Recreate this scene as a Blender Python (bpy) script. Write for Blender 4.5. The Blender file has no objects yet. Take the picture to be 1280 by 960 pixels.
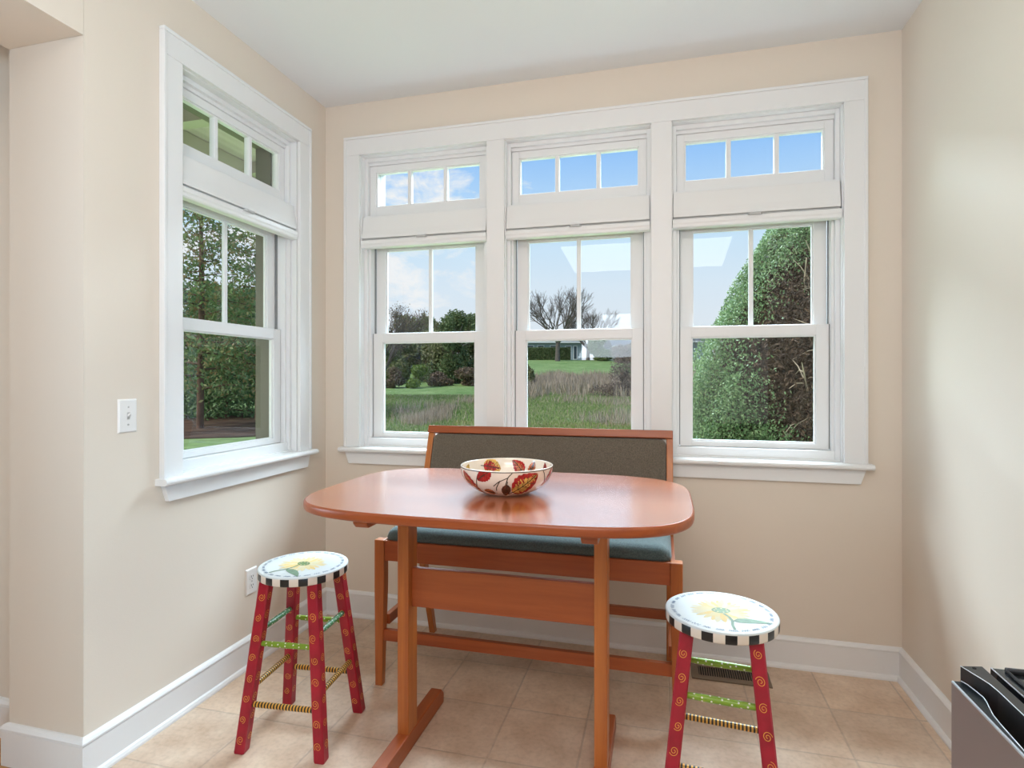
import bpy, bmesh, math, random
import numpy as np
from mathutils import Vector, Matrix
random.seed(7)
rng = np.random.default_rng(7)
C = bpy.context.scene.collection
R = math.radians
PI = math.pi

# ------------------------------------------------------------------ camera
YAW = R(14.7); EYE = 1.27; FPX = 717.0
FW = Vector((-math.sin(YAW), math.cos(YAW), 0)); RT = Vector((math.cos(YAW), math.sin(YAW), 0))
cam = bpy.data.cameras.new('camera'); cam.sensor_width = 36; cam.lens = FPX / 1280 * 36
cam.shift_y = -7 / 1280; cam.clip_start = 0.02; cam.clip_end = 500
co = bpy.data.objects.new('camera', cam); C.objects.link(co)
co.location = (0, 0, EYE); co.rotation_euler = (PI / 2, 0, YAW)
bpy.context.scene.camera = co

def field(u, d):
    """ground position out in the garden, d metres ahead in the direction of column u"""
    p = FW * d + RT * ((u - 640) / FPX * d)
    return p.x, p.y

# ------------------------------------------------------------------ materials
def nodes(name):
    m = bpy.data.materials.new(name); m.use_nodes = True
    nt = m.node_tree
    return m, nt, nt.nodes['Principled BSDF']

def P(name, col, rough=.5, metal=0, spec=.5, bump=None, coat=0, vary=None, sheen=0):
    m, nt, b = nodes(name)
    b.inputs['Base Color'].default_value = (*col, 1)
    b.inputs['Roughness'].default_value = rough
    b.inputs['Metallic'].default_value = metal
    b.inputs['Specular IOR Level'].default_value = spec
    b.inputs['Coat Weight'].default_value = coat
    b.inputs['Sheen Weight'].default_value = sheen
    if vary or bump:
        tc = nt.nodes.new('ShaderNodeTexCoord')
    if vary:
        sc, amt = vary
        n = nt.nodes.new('ShaderNodeTexNoise'); n.inputs['Scale'].default_value = sc; n.inputs['Detail'].default_value = 4
        r = nt.nodes.new('ShaderNodeValToRGB')
        r.color_ramp.elements[0].position = .3; r.color_ramp.elements[1].position = .7
        r.color_ramp.elements[0].color = (*[c * (1 - amt) for c in col], 1)
        r.color_ramp.elements[1].color = (*[min(1, c * (1 + amt)) for c in col], 1)
        nt.links.new(tc.outputs['Object'], n.inputs['Vector'])
        nt.links.new(n.outputs['Fac'], r.inputs['Fac']); nt.links.new(r.outputs['Color'], b.inputs['Base Color'])
    if bump:
        sc, st = bump
        n = nt.nodes.new('ShaderNodeTexNoise'); n.inputs['Scale'].default_value = sc; n.inputs['Detail'].default_value = 3
        bp = nt.nodes.new('ShaderNodeBump'); bp.inputs['Strength'].default_value = st; bp.inputs['Distance'].default_value = .002
        nt.links.new(tc.outputs['Object'], n.inputs['Vector'])
        nt.links.new(n.outputs['Fac'], bp.inputs['Height']); nt.links.new(bp.outputs['Normal'], b.inputs['Normal'])
    return m

def wood(name, c1, c2, axis='X', rough=.35, coat=0., scale=1., spec=.5):
    m, nt, b = nodes(name)
    tc = nt.nodes.new('ShaderNodeTexCoord'); mp = nt.nodes.new('ShaderNodeMapping')
    s = {'X': (1.6, 26, 26), 'Y': (26, 1.6, 26), 'Z': (26, 26, 1.6)}[axis]
    mp.inputs['Scale'].default_value = [v * scale for v in s]
    n = nt.nodes.new('ShaderNodeTexNoise'); n.inputs['Scale'].default_value = 1.3; n.inputs['Detail'].default_value = 6; n.inputs['Roughness'].default_value = .62
    n.inputs['Distortion'].default_value = .5
    n2 = nt.nodes.new('ShaderNodeTexNoise'); n2.inputs['Scale'].default_value = .22; n2.inputs['Detail'].default_value = 2
    mx = nt.nodes.new('ShaderNodeMath'); mx.operation = 'ADD'
    ml = nt.nodes.new('ShaderNodeMath'); ml.operation = 'MULTIPLY'; ml.inputs[1].default_value = .5
    r = nt.nodes.new('ShaderNodeValToRGB')
    r.color_ramp.elements[0].position = .36; r.color_ramp.elements[1].position = .66
    r.color_ramp.elements[0].color = (*c1, 1); r.color_ramp.elements[1].color = (*c2, 1)
    nt.links.new(tc.outputs['Object'], mp.inputs['Vector'])
    nt.links.new(mp.outputs['Vector'], n.inputs['Vector']); nt.links.new(mp.outputs['Vector'], n2.inputs['Vector'])
    nt.links.new(n.outputs['Fac'], mx.inputs[0]); nt.links.new(n2.outputs['Fac'], mx.inputs[1])
    nt.links.new(mx.outputs[0], ml.inputs[0]); nt.links.new(ml.outputs[0], r.inputs['Fac'])
    nt.links.new(r.outputs['Color'], b.inputs['Base Color'])
    b.inputs['Roughness'].default_value = rough; b.inputs['Coat Weight'].default_value = coat; b.inputs['Coat Roughness'].default_value = .2; b.inputs['Coat IOR'].default_value = 1.8
    b.inputs['Specular IOR Level'].default_value = spec
    return m

def tile_mat():
    m, nt, b = nodes('floor tile')
    tc = nt.nodes.new('ShaderNodeTexCoord')
    br = nt.nodes.new('ShaderNodeTexBrick'); br.offset = 0; br.squash = 1
    br.inputs['Scale'].default_value = 1; br.inputs['Brick Width'].default_value = .2975; br.inputs['Row Height'].default_value = .306
    br.inputs['Mortar Size'].default_value = .0042; br.inputs['Mortar Smooth'].default_value = .4
    br.inputs['Color1'].default_value = (.95, .95, .95, 1); br.inputs['Color2'].default_value = (1.05, 1.03, 1.0, 1); br.inputs['Mortar'].default_value = (.83, .83, .84, 1)
    n = nt.nodes.new('ShaderNodeTexNoise'); n.inputs['Scale'].default_value = 5.5; n.inputs['Detail'].default_value = 8; n.inputs['Roughness'].default_value = .65
    r = nt.nodes.new('ShaderNodeValToRGB')
    e = r.color_ramp.elements; e[0].position = .32; e[1].position = .7
    e[0].color = (.57, .395, .275, 1); e[1].color = (.78, .62, .485, 1)
    n3 = nt.nodes.new('ShaderNodeTexNoise'); n3.inputs['Scale'].default_value = 60; n3.inputs['Detail'].default_value = 5
    r3 = nt.nodes.new('ShaderNodeValToRGB'); r3.color_ramp.elements[0].position = .3; r3.color_ramp.elements[1].position = .55
    r3.color_ramp.elements[0].color = (.88, .87, .86, 1); r3.color_ramp.elements[1].color = (1, 1, 1, 1)
    m1 = nt.nodes.new('ShaderNodeMix'); m1.data_type = 'RGBA'; m1.blend_type = 'MULTIPLY'; m1.inputs['Factor'].default_value = 1
    m2 = nt.nodes.new('ShaderNodeMix'); m2.data_type = 'RGBA'; m2.blend_type = 'MULTIPLY'; m2.inputs['Factor'].default_value = 1
    L = nt.links.new
    L(tc.outputs['Object'], br.inputs['Vector']); L(tc.outputs['Object'], n.inputs['Vector']); L(tc.outputs['Object'], n3.inputs['Vector'])
    L(n.outputs['Fac'], r.inputs['Fac']); L(n3.outputs['Fac'], r3.inputs['Fac'])
    L(r.outputs['Color'], m1.inputs['A']); L(br.outputs['Color'], m1.inputs['B'])
    L(m1.outputs['Result'], m2.inputs['A']); L(r3.outputs['Color'], m2.inputs['B'])
    L(m2.outputs['Result'], b.inputs['Base Color'])
    bp = nt.nodes.new('ShaderNodeBump'); bp.inputs['Strength'].default_value = .5; bp.inputs['Distance'].default_value = .003; bp.invert = True
    L(br.outputs['Fac'], bp.inputs['Height']); L(bp.outputs['Normal'], b.inputs['Normal'])
    b.inputs['Roughness'].default_value = .45
    return m

def glass_mat():
    m = bpy.data.materials.new('window glass'); m.use_nodes = True; nt = m.node_tree
    nt.nodes.remove(nt.nodes['Principled BSDF']); out = nt.nodes['Material Output']
    t = nt.nodes.new('ShaderNodeBsdfTransparent'); t.inputs['Color'].default_value = (.97, .985, .975, 1)
    g = nt.nodes.new('ShaderNodeBsdfGlossy'); g.inputs['Roughness'].default_value = 0; g.inputs['Color'].default_value = (.9, .95, 1, 1)
    f = nt.nodes.new('ShaderNodeFresnel'); f.inputs['IOR'].default_value = 1.4
    mx = nt.nodes.new('ShaderNodeMixShader')
    ge = nt.nodes.new('ShaderNodeNewGeometry'); mu = nt.nodes.new('ShaderNodeMath'); mu.operation = 'MULTIPLY_ADD'   # only the near face mirrors
    mu.inputs[1].default_value = -1; mu.inputs[2].default_value = 1; nt.links.new(ge.outputs['Backfacing'], mu.inputs[0])
    m2 = nt.nodes.new('ShaderNodeMath'); m2.operation = 'MULTIPLY'; nt.links.new(mu.outputs[0], m2.inputs[0]); nt.links.new(f.outputs[0], m2.inputs[1])
    nt.links.new(m2.outputs[0], mx.inputs[0]); nt.links.new(t.outputs[0], mx.inputs[1]); nt.links.new(g.outputs[0], mx.inputs[2])
    nt.links.new(mx.outputs[0], out.inputs['Surface'])
    return m

def leaf_mat(name, cols, rough=.6, transl=.25):
    """foliage: each spray takes one of the colours at random"""
    m, nt, b = nodes(name)
    g = nt.nodes.new('ShaderNodeNewGeometry'); r = nt.nodes.new('ShaderNodeValToRGB')
    e = r.color_ramp.elements
    while len(e) < len(cols): e.new(.5)
    for i, c in enumerate(cols):
        e[i].position = i / max(1, len(cols) - 1); e[i].color = (*c, 1)
    nt.links.new(g.outputs['Random Per Island'], r.inputs['Fac']); nt.links.new(r.outputs['Color'], b.inputs['Base Color'])
    b.inputs['Roughness'].default_value = rough; b.inputs['Specular IOR Level'].default_value = .2
    t = nt.nodes.new('ShaderNodeBsdfTranslucent'); mx = nt.nodes.new('ShaderNodeMixShader'); mx.inputs[0].default_value = transl
    nt.links.new(r.outputs['Color'], t.inputs['Color'])
    nt.links.new(b.outputs[0], mx.inputs[1]); nt.links.new(t.outputs[0], mx.inputs[2])
    nt.links.new(mx.outputs[0], nt.nodes['Material Output'].inputs['Surface'])
    return m

M = {}
M['wall'] = P('beige wall paint', (.75, .655, .555), .6, spec=.25, bump=(220, .12))
M['ceil'] = P('white ceiling paint', (.80, .805, .81), .8, spec=.2)
M['trim'] = P('white trim paint', (.80, .785, .775), .38, spec=.4)
M['sash'] = P('white sash paint', (.80, .79, .785), .4, spec=.4)
M['groove'] = P('grey weatherstrip', (.22, .22, .22), .6)
M['shade'] = P('white shade fabric', (.80, .785, .77), .85, spec=.2, bump=(900, .2))
M['shaderail'] = P('white shade rail', (.80, .785, .77), .4)
M['outframe'] = P('grey white outside frame', (.42, .42, .42), .6)  # white frame toned down to grey against the strong outdoor lamp
M['tab'] = P('grey pull tab plastic', (.50, .49, .485), .45)
M['extjamb'] = P('taupe outside frame', (.17, .145, .11), .6)
M['glass'] = glass_mat()
M['tile'] = tile_mat()
M['oak'] = wood('oak floor', (.42, .19, .05), (.62, .31, .09), 'Y', .3)
M['top'] = wood('cherry table top', (.36, .072, .014), (.53, .135, .028), 'X', .24, 1.0, spec=.8)
M['cherryX'] = wood('cherry wood lengthwise', (.29, .062, .015), (.45, .115, .030), 'X', .36)
M['cherryY'] = wood('cherry wood crosswise', (.29, .062, .015), (.45, .115, .030), 'Y', .36)
M['cherryZ'] = wood('cherry wood upright', (.36, .095, .022), (.56, .185, .042), 'Z', .34)
M['back'] = P('taupe tweed', (.155, .125, .095), .95, spec=.15, bump=(900, .9), vary=(260, .35), sheen=.2)
M['seat'] = P('skylight tinted tweed', (.10, .14, .138), .9, spec=.2, bump=(700, .8), vary=(200, .3), sheen=.35)  # bluish skylight sheen put into the seat fabric colour
M['bracket'] = P('dark steel', (.03, .03, .03), .4, .6)
M['plate'] = P('white plastic plate', (.82, .79, .76), .3)
M['slot'] = P('outlet slot', (.04, .035, .03), .6)
M['screw'] = P('plate screw', (.55, .53, .5), .35, .6)
M['bronze'] = P('bronze register metal', (.23, .17, .12), .45, .6)
M['dark'] = P('dark void', (.006, .006, .006), .8)
M['red'] = P('crimson paint', (.37, .010, .028), .4, vary=(18, .18))
M['yellowline'] = P('yellow spiral paint', (.88, .42, .07), .4)
M['rungyellow'] = P('rung yellow paint', (.72, .38, .06), .4)
M['rungblack'] = P('rung black paint', (.015, .013, .012), .4)
M['limegreen'] = P('lime green paint', (.22, .36, .028), .35)
M['deepgreen'] = P('sea green paint', (.09, .24, .10), .35)
M['dot'] = P('white dot paint', (.85, .85, .75), .4)
M['whitepaint'] = P('white seat paint', (.66, .69, .69), .5, vary=(9, .03))
M['stripeblack'] = P('black edge paint', (.016, .015, .015), .3)
M['stripewhite'] = P('ivory edge paint', (.80, .70, .60), .3)
M['petal'] = leaf_mat('pale yellow petal paint', [(.78, .56, .22), (.74, .62, .34), (.70, .64, .46)], .55, 0)
M['flower'] = P('green flower centre paint', (.15, .25, .08), .4, vary=(60, .3))
M['stem'] = P('sage stem paint', (.17, .27, .17), .55, vary=(40, .2))
M['script'] = P('pale blue script paint', (.17, .22, .32), .55)
M['steel'] = P('brushed dark steel', (.46, .435, .43), .38, .8)
M['panel'] = P('dark range panel', (.06, .058, .06), .35, .7)
M['steelreflect'] = P('steel with dark reflection', (.02, .03, .042), .25, .8)  # same steel as the door, with a dark reflection put into the colour
M['edge'] = P('bright edge and highlight steel', (.85, .9, .95), .42, 1)  # also used for the added highlight strip on the door
M['glassblack'] = P('black glass cooktop', (.012, .014, .017), .06)
M['bowl'] = P('cream bowl glaze', (.82, .70, .58), .18, coat=.5)
M['bowlrim'] = P('dark rim line', (.05, .035, .03), .25)
M['leafred'] = P('painted red leaf', (.35, .02, .02), .2, vary=(60, .5))
M['leafyellow'] = P('painted gold leaf', (.55, .33, .08), .2, vary=(50, .4))
M['leafbrown'] = P('painted brown leaf', (.10, .035, .02), .2, vary=(90, .5))
M['leaforange'] = P('painted orange leaf', (.46, .13, .05), .2, vary=(50, .5))
M['leafvein'] = P('painted stalk', (.05, .035, .02), .25)
M['lawn'] = None

# ------------------------------------------------------------------ helpers
def tag(o, label=None, cat=None, group=None, kind=None):
    if label: o['label'] = label
    if cat: o['category'] = cat
    if group: o['group'] = group
    if kind: o['kind'] = kind
    return o

def empty(name, loc=(0, 0, 0), rz=0, parent=None):
    o = bpy.data.objects.new(name, None); C.objects.link(o)
    o.empty_display_size = .1
    o.location = loc; o.rotation_euler = (0, 0, rz)
    if parent: o.parent = parent
    return o

def obj(name, bm, mats, parent=None, bevel=0, smooth=False, seg=2, recalc=True):
    if recalc: bmesh.ops.recalc_face_normals(bm, faces=bm.faces)
    me = bpy.data.meshes.new(name); bm.to_mesh(me); bm.free()
    for m in (mats if isinstance(mats, (list, tuple)) else [mats]): me.materials.append(m)
    o = bpy.data.objects.new(name, me); C.objects.link(o)
    if parent: o.parent = parent
    if smooth:
        for p in me.polygons: p.use_smooth = True
    if bevel:
        md = o.modifiers.new('bevel', 'BEVEL'); md.width = bevel; md.segments = seg; md.limit_method = 'ANGLE'; md.angle_limit = R(40)
        md.harden_normals = False
    return o

def struct(name, bm, mats, bevel=0, parent=None):
    o = obj(name, bm, mats, parent, bevel)
    if not parent: o['kind'] = 'structure'
    return o

def nb(): return bmesh.new()

def box(bm, x0, x1, y0, y1, z0, z1, mi=0):
    v = [bm.verts.new(p) for p in ((x0, y0, z0), (x1, y0, z0), (x1, y1, z0), (x0, y1, z0), (x0, y0, z1), (x1, y0, z1), (x1, y1, z1), (x0, y1, z1))]
    for f in ((3, 2, 1, 0), (4, 5, 6, 7), (0, 1, 5, 4), (1, 2, 6, 5), (2, 3, 7, 6), (3, 0, 4, 7)):
        bm.faces.new([v[i] for i in f]).material_index = mi
    return bm

def hexa(bm, p, mi=0):
    """p: four bottom corners then four top corners"""
    v = [bm.verts.new(q) for q in p]
    for f in ((3, 2, 1, 0), (4, 5, 6, 7), (0, 1, 5, 4), (1, 2, 6, 5), (2, 3, 7, 6), (3, 0, 4, 7)):
        bm.faces.new([v[i] for i in f]).material_index = mi
    return bm

def prism(bm, poly, fn, mi=0):
    """poly: list of 2-D points; fn(p, side) -> 3-D point for side 0 / 1"""
    a = [bm.verts.new(fn(p, 0)) for p in poly]; b = [bm.verts.new(fn(p, 1)) for p in poly]
    bm.faces.new(a).material_index = mi; bm.faces.new(b).material_index = mi
    n = len(poly)
    for i in range(n):
        bm.faces.new((a[i], a[(i + 1) % n], b[(i + 1) % n], b[i])).material_index = mi
    return bm

def lathe(bm, prof, n=48, mi=0, caps=True):
    rings = []
    for r, z in prof:
        rings.append([bm.verts.new((r * math.cos(2 * PI * k / n), r * math.sin(2 * PI * k / n), z)) for k in range(n)])
    for a, b in zip(rings, rings[1:]):
        for k in range(n):
            f = bm.faces.new((a[k], a[(k + 1) % n], b[(k + 1) % n], b[k]))
            f.material_index = mi(k) if callable(mi) else mi; f.smooth = True
    if caps:
        for rg in (rings[0], rings[-1]):
            bm.faces.new(rg).material_index = 0
    return bm

def tube(bm, pts, rad, n=10, mi=0, caps=True):
    pts = [Vector(p) for p in pts]; rings = []
    up = Vector((0, 0, 1))
    for i, p in enumerate(pts):
        d = (pts[min(i + 1, len(pts) - 1)] - pts[max(i - 1, 0)]).normalized()
        a = d.cross(up if abs(d.z) < .95 else Vector((1, 0, 0))).normalized(); b = d.cross(a)
        r = rad[i] if isinstance(rad, (list, tuple)) else rad
        rings.append([bm.verts.new(p + r * (math.cos(2 * PI * k / n) * a + math.sin(2 * PI * k / n) * b)) for k in range(n)])
    for j, (x, y) in enumerate(zip(rings, rings[1:])):
        for k in range(n):
            f = bm.faces.new((x[k], x[(k + 1) % n], y[(k + 1) % n], y[k])); f.smooth = True
            f.material_index = mi(j) if callable(mi) else mi
    if caps:
        bm.faces.new(rings[0]); bm.faces.new(rings[-1])
    return bm

def quads(name, centers, ax, ay, mat, parent=None):
    """cloud of small leaf quads: centre, half axis x, half axis y (N x 3 arrays)"""
    n = len(centers)
    v = np.empty((n, 4, 3)); v[:, 0] = centers - ax; v[:, 1] = centers - ay * .8 ; v[:, 2] = centers + ax; v[:, 3] = centers + ay * .8
    me = bpy.data.meshes.new(name)
    me.vertices.add(4 * n); me.vertices.foreach_set('co', v.reshape(-1))
    me.loops.add(4 * n); me.loops.foreach_set('vertex_index', np.arange(4 * n, dtype=np.int32))
    me.polygons.add(n); me.polygons.foreach_set('loop_start', np.arange(0, 4 * n, 4, dtype=np.int32))
    me.polygons.foreach_set('loop_total', np.full(n, 4, dtype=np.int32))
    me.update(calc_edges=True); me.validate()
    me.materials.append(mat)
    o = bpy.data.objects.new(name, me); C.objects.link(o)
    if parent: o.parent = parent
    return o

def unit(n):
    a = rng.normal(size=(n, 3)); return a / np.linalg.norm(a, axis=1, keepdims=True)

def leafcloud(name, centers, size, mat, parent=None, elong=1.6, lean=None):
    n = len(centers); a = unit(n)
    if lean is not None: a = a * .7 + np.asarray(lean); a /= np.linalg.norm(a, axis=1, keepdims=True)
    b = np.cross(a, unit(n)); b /= np.linalg.norm(b, axis=1, keepdims=True) + 1e-9
    s = size * rng.uniform(.6, 1.3, (n, 1))
    return quads(name, centers, a * s * elong, b * s, mat, parent)

# ------------------------------------------------------------------ room shell
XL, XR, YB, ZC = -1.77, .977, 2.757, 2.74
# openings: (left edge, right edge) of the cased window openings
WB = [(-1.557, -.850), (-.760, -.051), (.042, .754)]
WZ0, WZ1 = .905, 2.457
LW = (1.781, 2.506)

def wall_with_holes(bm, a0, a1, z0, z1, holes, fn, t):
    """wall in its own plane with rectangular holes, fn(a, depth, z) -> point, thickness t"""
    xs = sorted({a0, a1, *[h[0] for h in holes], *[h[1] for h in holes]})
    zs = sorted({z0, z1, *[h[2] for h in holes], *[h[3] for h in holes]})
    solid = {}
    for i in range(len(xs) - 1):
        for j in range(len(zs) - 1):
            cx, cz = (xs[i] + xs[i + 1]) / 2, (zs[j] + zs[j + 1]) / 2
            solid[i, j] = not any(h[0] < cx < h[1] and h[2] < cz < h[3] for h in holes)
    def q(*p): bm.faces.new([bm.verts.new(fn(*k)) for k in p])
    for (i, j), s in solid.items():
        if not s: continue
        x0, x1, za, zb = xs[i], xs[i + 1], zs[j], zs[j + 1]
        for d in (0, t): q((x0, d, za), (x1, d, za), (x1, d, zb), (x0, d, zb))
        for (di, dj, pa, pb) in ((-1, 0, (x0, za), (x0, zb)), (1, 0, (x1, za), (x1, zb)), (0, -1, (x0, za), (x1, za)), (0, 1, (x0, zb), (x1, zb))):
            if not solid.get((i + di, j + dj), False):
                q((pa[0], 0, pa[1]), (pb[0], 0, pb[1]), (pb[0], t, pb[1]), (pa[0], t, pa[1]))
    bmesh.ops.remove_doubles(bm, verts=bm.verts, dist=1e-5)
    return bm

bm = nb(); wall_with_holes(bm, XL - .2, XR + .15, -.3, 3.2, [(a - .004, b + .004, WZ0 - .03, WZ1 + .004) for a, b in WB], lambda a, d, z: (a, YB + d, z), .14)
struct('wall_back', bm, M['wall'])
bm = nb(); wall_with_holes(bm, 1.412, YB, -.0, ZC, [(LW[0] - .004, LW[1] + .004, WZ0 - .03, WZ1 + .004)], lambda a, d, z: (XL - d, a, z), .13)
struct('wall_left', bm, M['wall'])
# the thick end of the left wall, the header over the wide opening, the next room
bm = nb(); prism(bm, [(-2.085, 1.41), (XL, 1.41), (XL, 1.4118), (XL - .1305, 1.4118), (XL - .1305, 1.70), (-2.085, 1.70)], lambda p, q: (p[0], p[1], 0 if q == 0 else ZC)); struct('wall_end_left', bm, M['wall'])
bm = nb(); box(bm, -2.085, XL, -2.6, 1.409, 2.355, ZC); struct('wall_header_left', bm, M['wall'])
bm = nb(); box(bm, -5.2, -2.086, 1.516, 1.66, 0, ZC); struct('wall_hall', bm, M['wall'])
bm = nb(); box(bm, XR, XR + .15, -.25, YB - .001, 0, ZC); struct('wall_right', bm, M['wall'])
bm = nb(); box(bm, -5.2, 3.8, -4.2, -4.05, 0, ZC); struct('wall_rear', bm, M['wall'])
bm = nb(); box(bm, -5.35, -5.2, -4.2, 1.66, 0, ZC); struct('wall_far_left', bm, M['wall'])
bm = nb(); box(bm, 3.65, 3.8, -4.05, -.1, 0, ZC); struct('wall_far_right', bm, M['wall'])
bm = nb(); box(bm, XR + .15, 3.8, -.1, .05, 0, ZC); struct('wall_kitchen', bm, M['wall'])
PLAN = [(-5.3, -4.2), (3.75, -4.2), (3.75, .04), (XR + .14, .04), (XR + .14, YB + .13), (XL - .12, YB + .13), (XL - .12, 1.655), (-5.3, 1.655)]
bm = nb(); prism(bm, PLAN, lambda p, q: (p[0], p[1], ZC if q == 0 else ZC + .2)); struct('ceiling', bm, M['ceil'])
bm = nb(); box(bm, -2.66, -2.56, 1.0, 1.515, 0, ZC); struct('hall_light_blocker', bm, M['wall'])  # unseen panel added to keep the hall lamp off the wall end
FO = Vector((-.568 - .2975 * 2, 2.138 - .306 * 2, 0))
bm = nb(); box(bm, -1.93 - FO.x, 3.7 - FO.x, -4.1 - FO.y, YB + .05 - FO.y, -.2, 0)
o = struct('floor', bm, M['tile']); o.location = FO
bm = nb(); box(bm, -5.2, -1.931, -4.1, 1.6, -.2, 0); struct('floor_hall', bm, M['oak'])

def baseboard(name, fn, a0, a1, m0=0, m1=0, shoe=True):
    """moulded baseboard along a wall; fn(a, out, z); m0/m1: mitre of the ends (+1 outside corner, -1 inside corner)"""
    prof = [(0, 0)]
    if shoe: prof += [(.027, 0), (.027, .008), (.022, .017), (.015, .021)]
    else: prof += [(.015, 0)]
    prof += [(.015, .112), (.0135, .115), (.018, .118), (.018, .123), (.012, .131), (.006, .135), (0, .136)]
    bm = nb()
    prism(bm, prof, lambda p, s: fn((a0 - m0 * p[0]) if s == 0 else (a1 + m1 * p[0]), p[0], p[1]))
    return struct(name, bm, M['trim'])
baseboard('baseboard_back', lambda a, o, z: (a, YB - o, z), XL, XR, -1, -1)
baseboard('baseboard_left', lambda a, o, z: (XL + o, a, z), 1.41, YB, 1, -1)
baseboard('baseboard_right', lambda a, o, z: (XR - o, a, z), .9, YB, 0, -1)
baseboard('baseboard_end', lambda a, o, z: (a, 1.41 - o, z), -2.085, XL, 1, 1, False)
baseboard('baseboard_hall', lambda a, o, z: (a, 1.516 - o, z), -5.1, -2.086, 0, 0, False)

# ------------------------------------------------------------------ window casings
def casing(name, spans, fn, zt=2.546, stool=(.098, .098)):
    """flat casing with a raised backband, a nosed stool and a mitred apron; fn(a, out, z), out>0 towards the room"""
    a0, a1 = spans[0][0] - .0835, spans[-1][1] + .083
    bm = nb()
    def bx(x0, x1, o0, o1, z0, z1):
        hexa(bm, [fn(x0, o0, z0), fn(x1, o0, z0), fn(x1, o1, z0), fn(x0, o1, z0), fn(x0, o0, z1), fn(x1, o0, z1), fn(x1, o1, z1), fn(x0, o1, z1)])
    bx(a0, a1, 0, .018, WZ1, zt)
    edges = [a0] + [v for s in spans for v in s] + [a1]
    for i in range(0, len(edges), 2): bx(edges[i], edges[i + 1], 0, .018, .905, WZ1 - .0005)
    bx(a0 - .007, a0 + .006, .0005, .024, .905, zt - .0062); bx(a1 - .006, a1 + .007, .0005, .024, .905, zt - .0062); bx(a0 - .007, a1 + .007, .0005, .0245, zt - .006, zt + .007)
    tr = struct(name, bm, M['trim'], bevel=.002)
    bm = nb()
    s0, s1 = a0 - .024, a1 + .024
    prof = [(-.115, .882), (.045, .882), (.052, .887), (.054, .894), (.052, .901), (.045, .906), (-.115, .906)]
    prism(bm, prof, lambda p, s: fn(s0 if s == 0 else s1, max(p[0], 0), p[1]))
    for x0, x1 in spans: bx(x0 - .002, x1 + .002, -.10, .002, .8825, .9055)
    obj('stool', bm, M['trim'], tr)
    bm = nb(); c0, c1 = a0 - .002, a1 + .002
    ap = [(c0, .8815), (c1, .8815), (c1 - .022, .818), (c0 + .022, .818)]
    prism(bm, ap, lambda p, s: fn(p[0], 0 if s == 0 else .019, p[1]))
    obj('apron', bm, M['trim'], tr, bevel=.0015)
    return tr
casing('trim_back', WB, lambda a, o, z: (a, YB - o, z))
casing('trim_left', [LW], lambda a, o, z: (XL + o, a, z))

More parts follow.
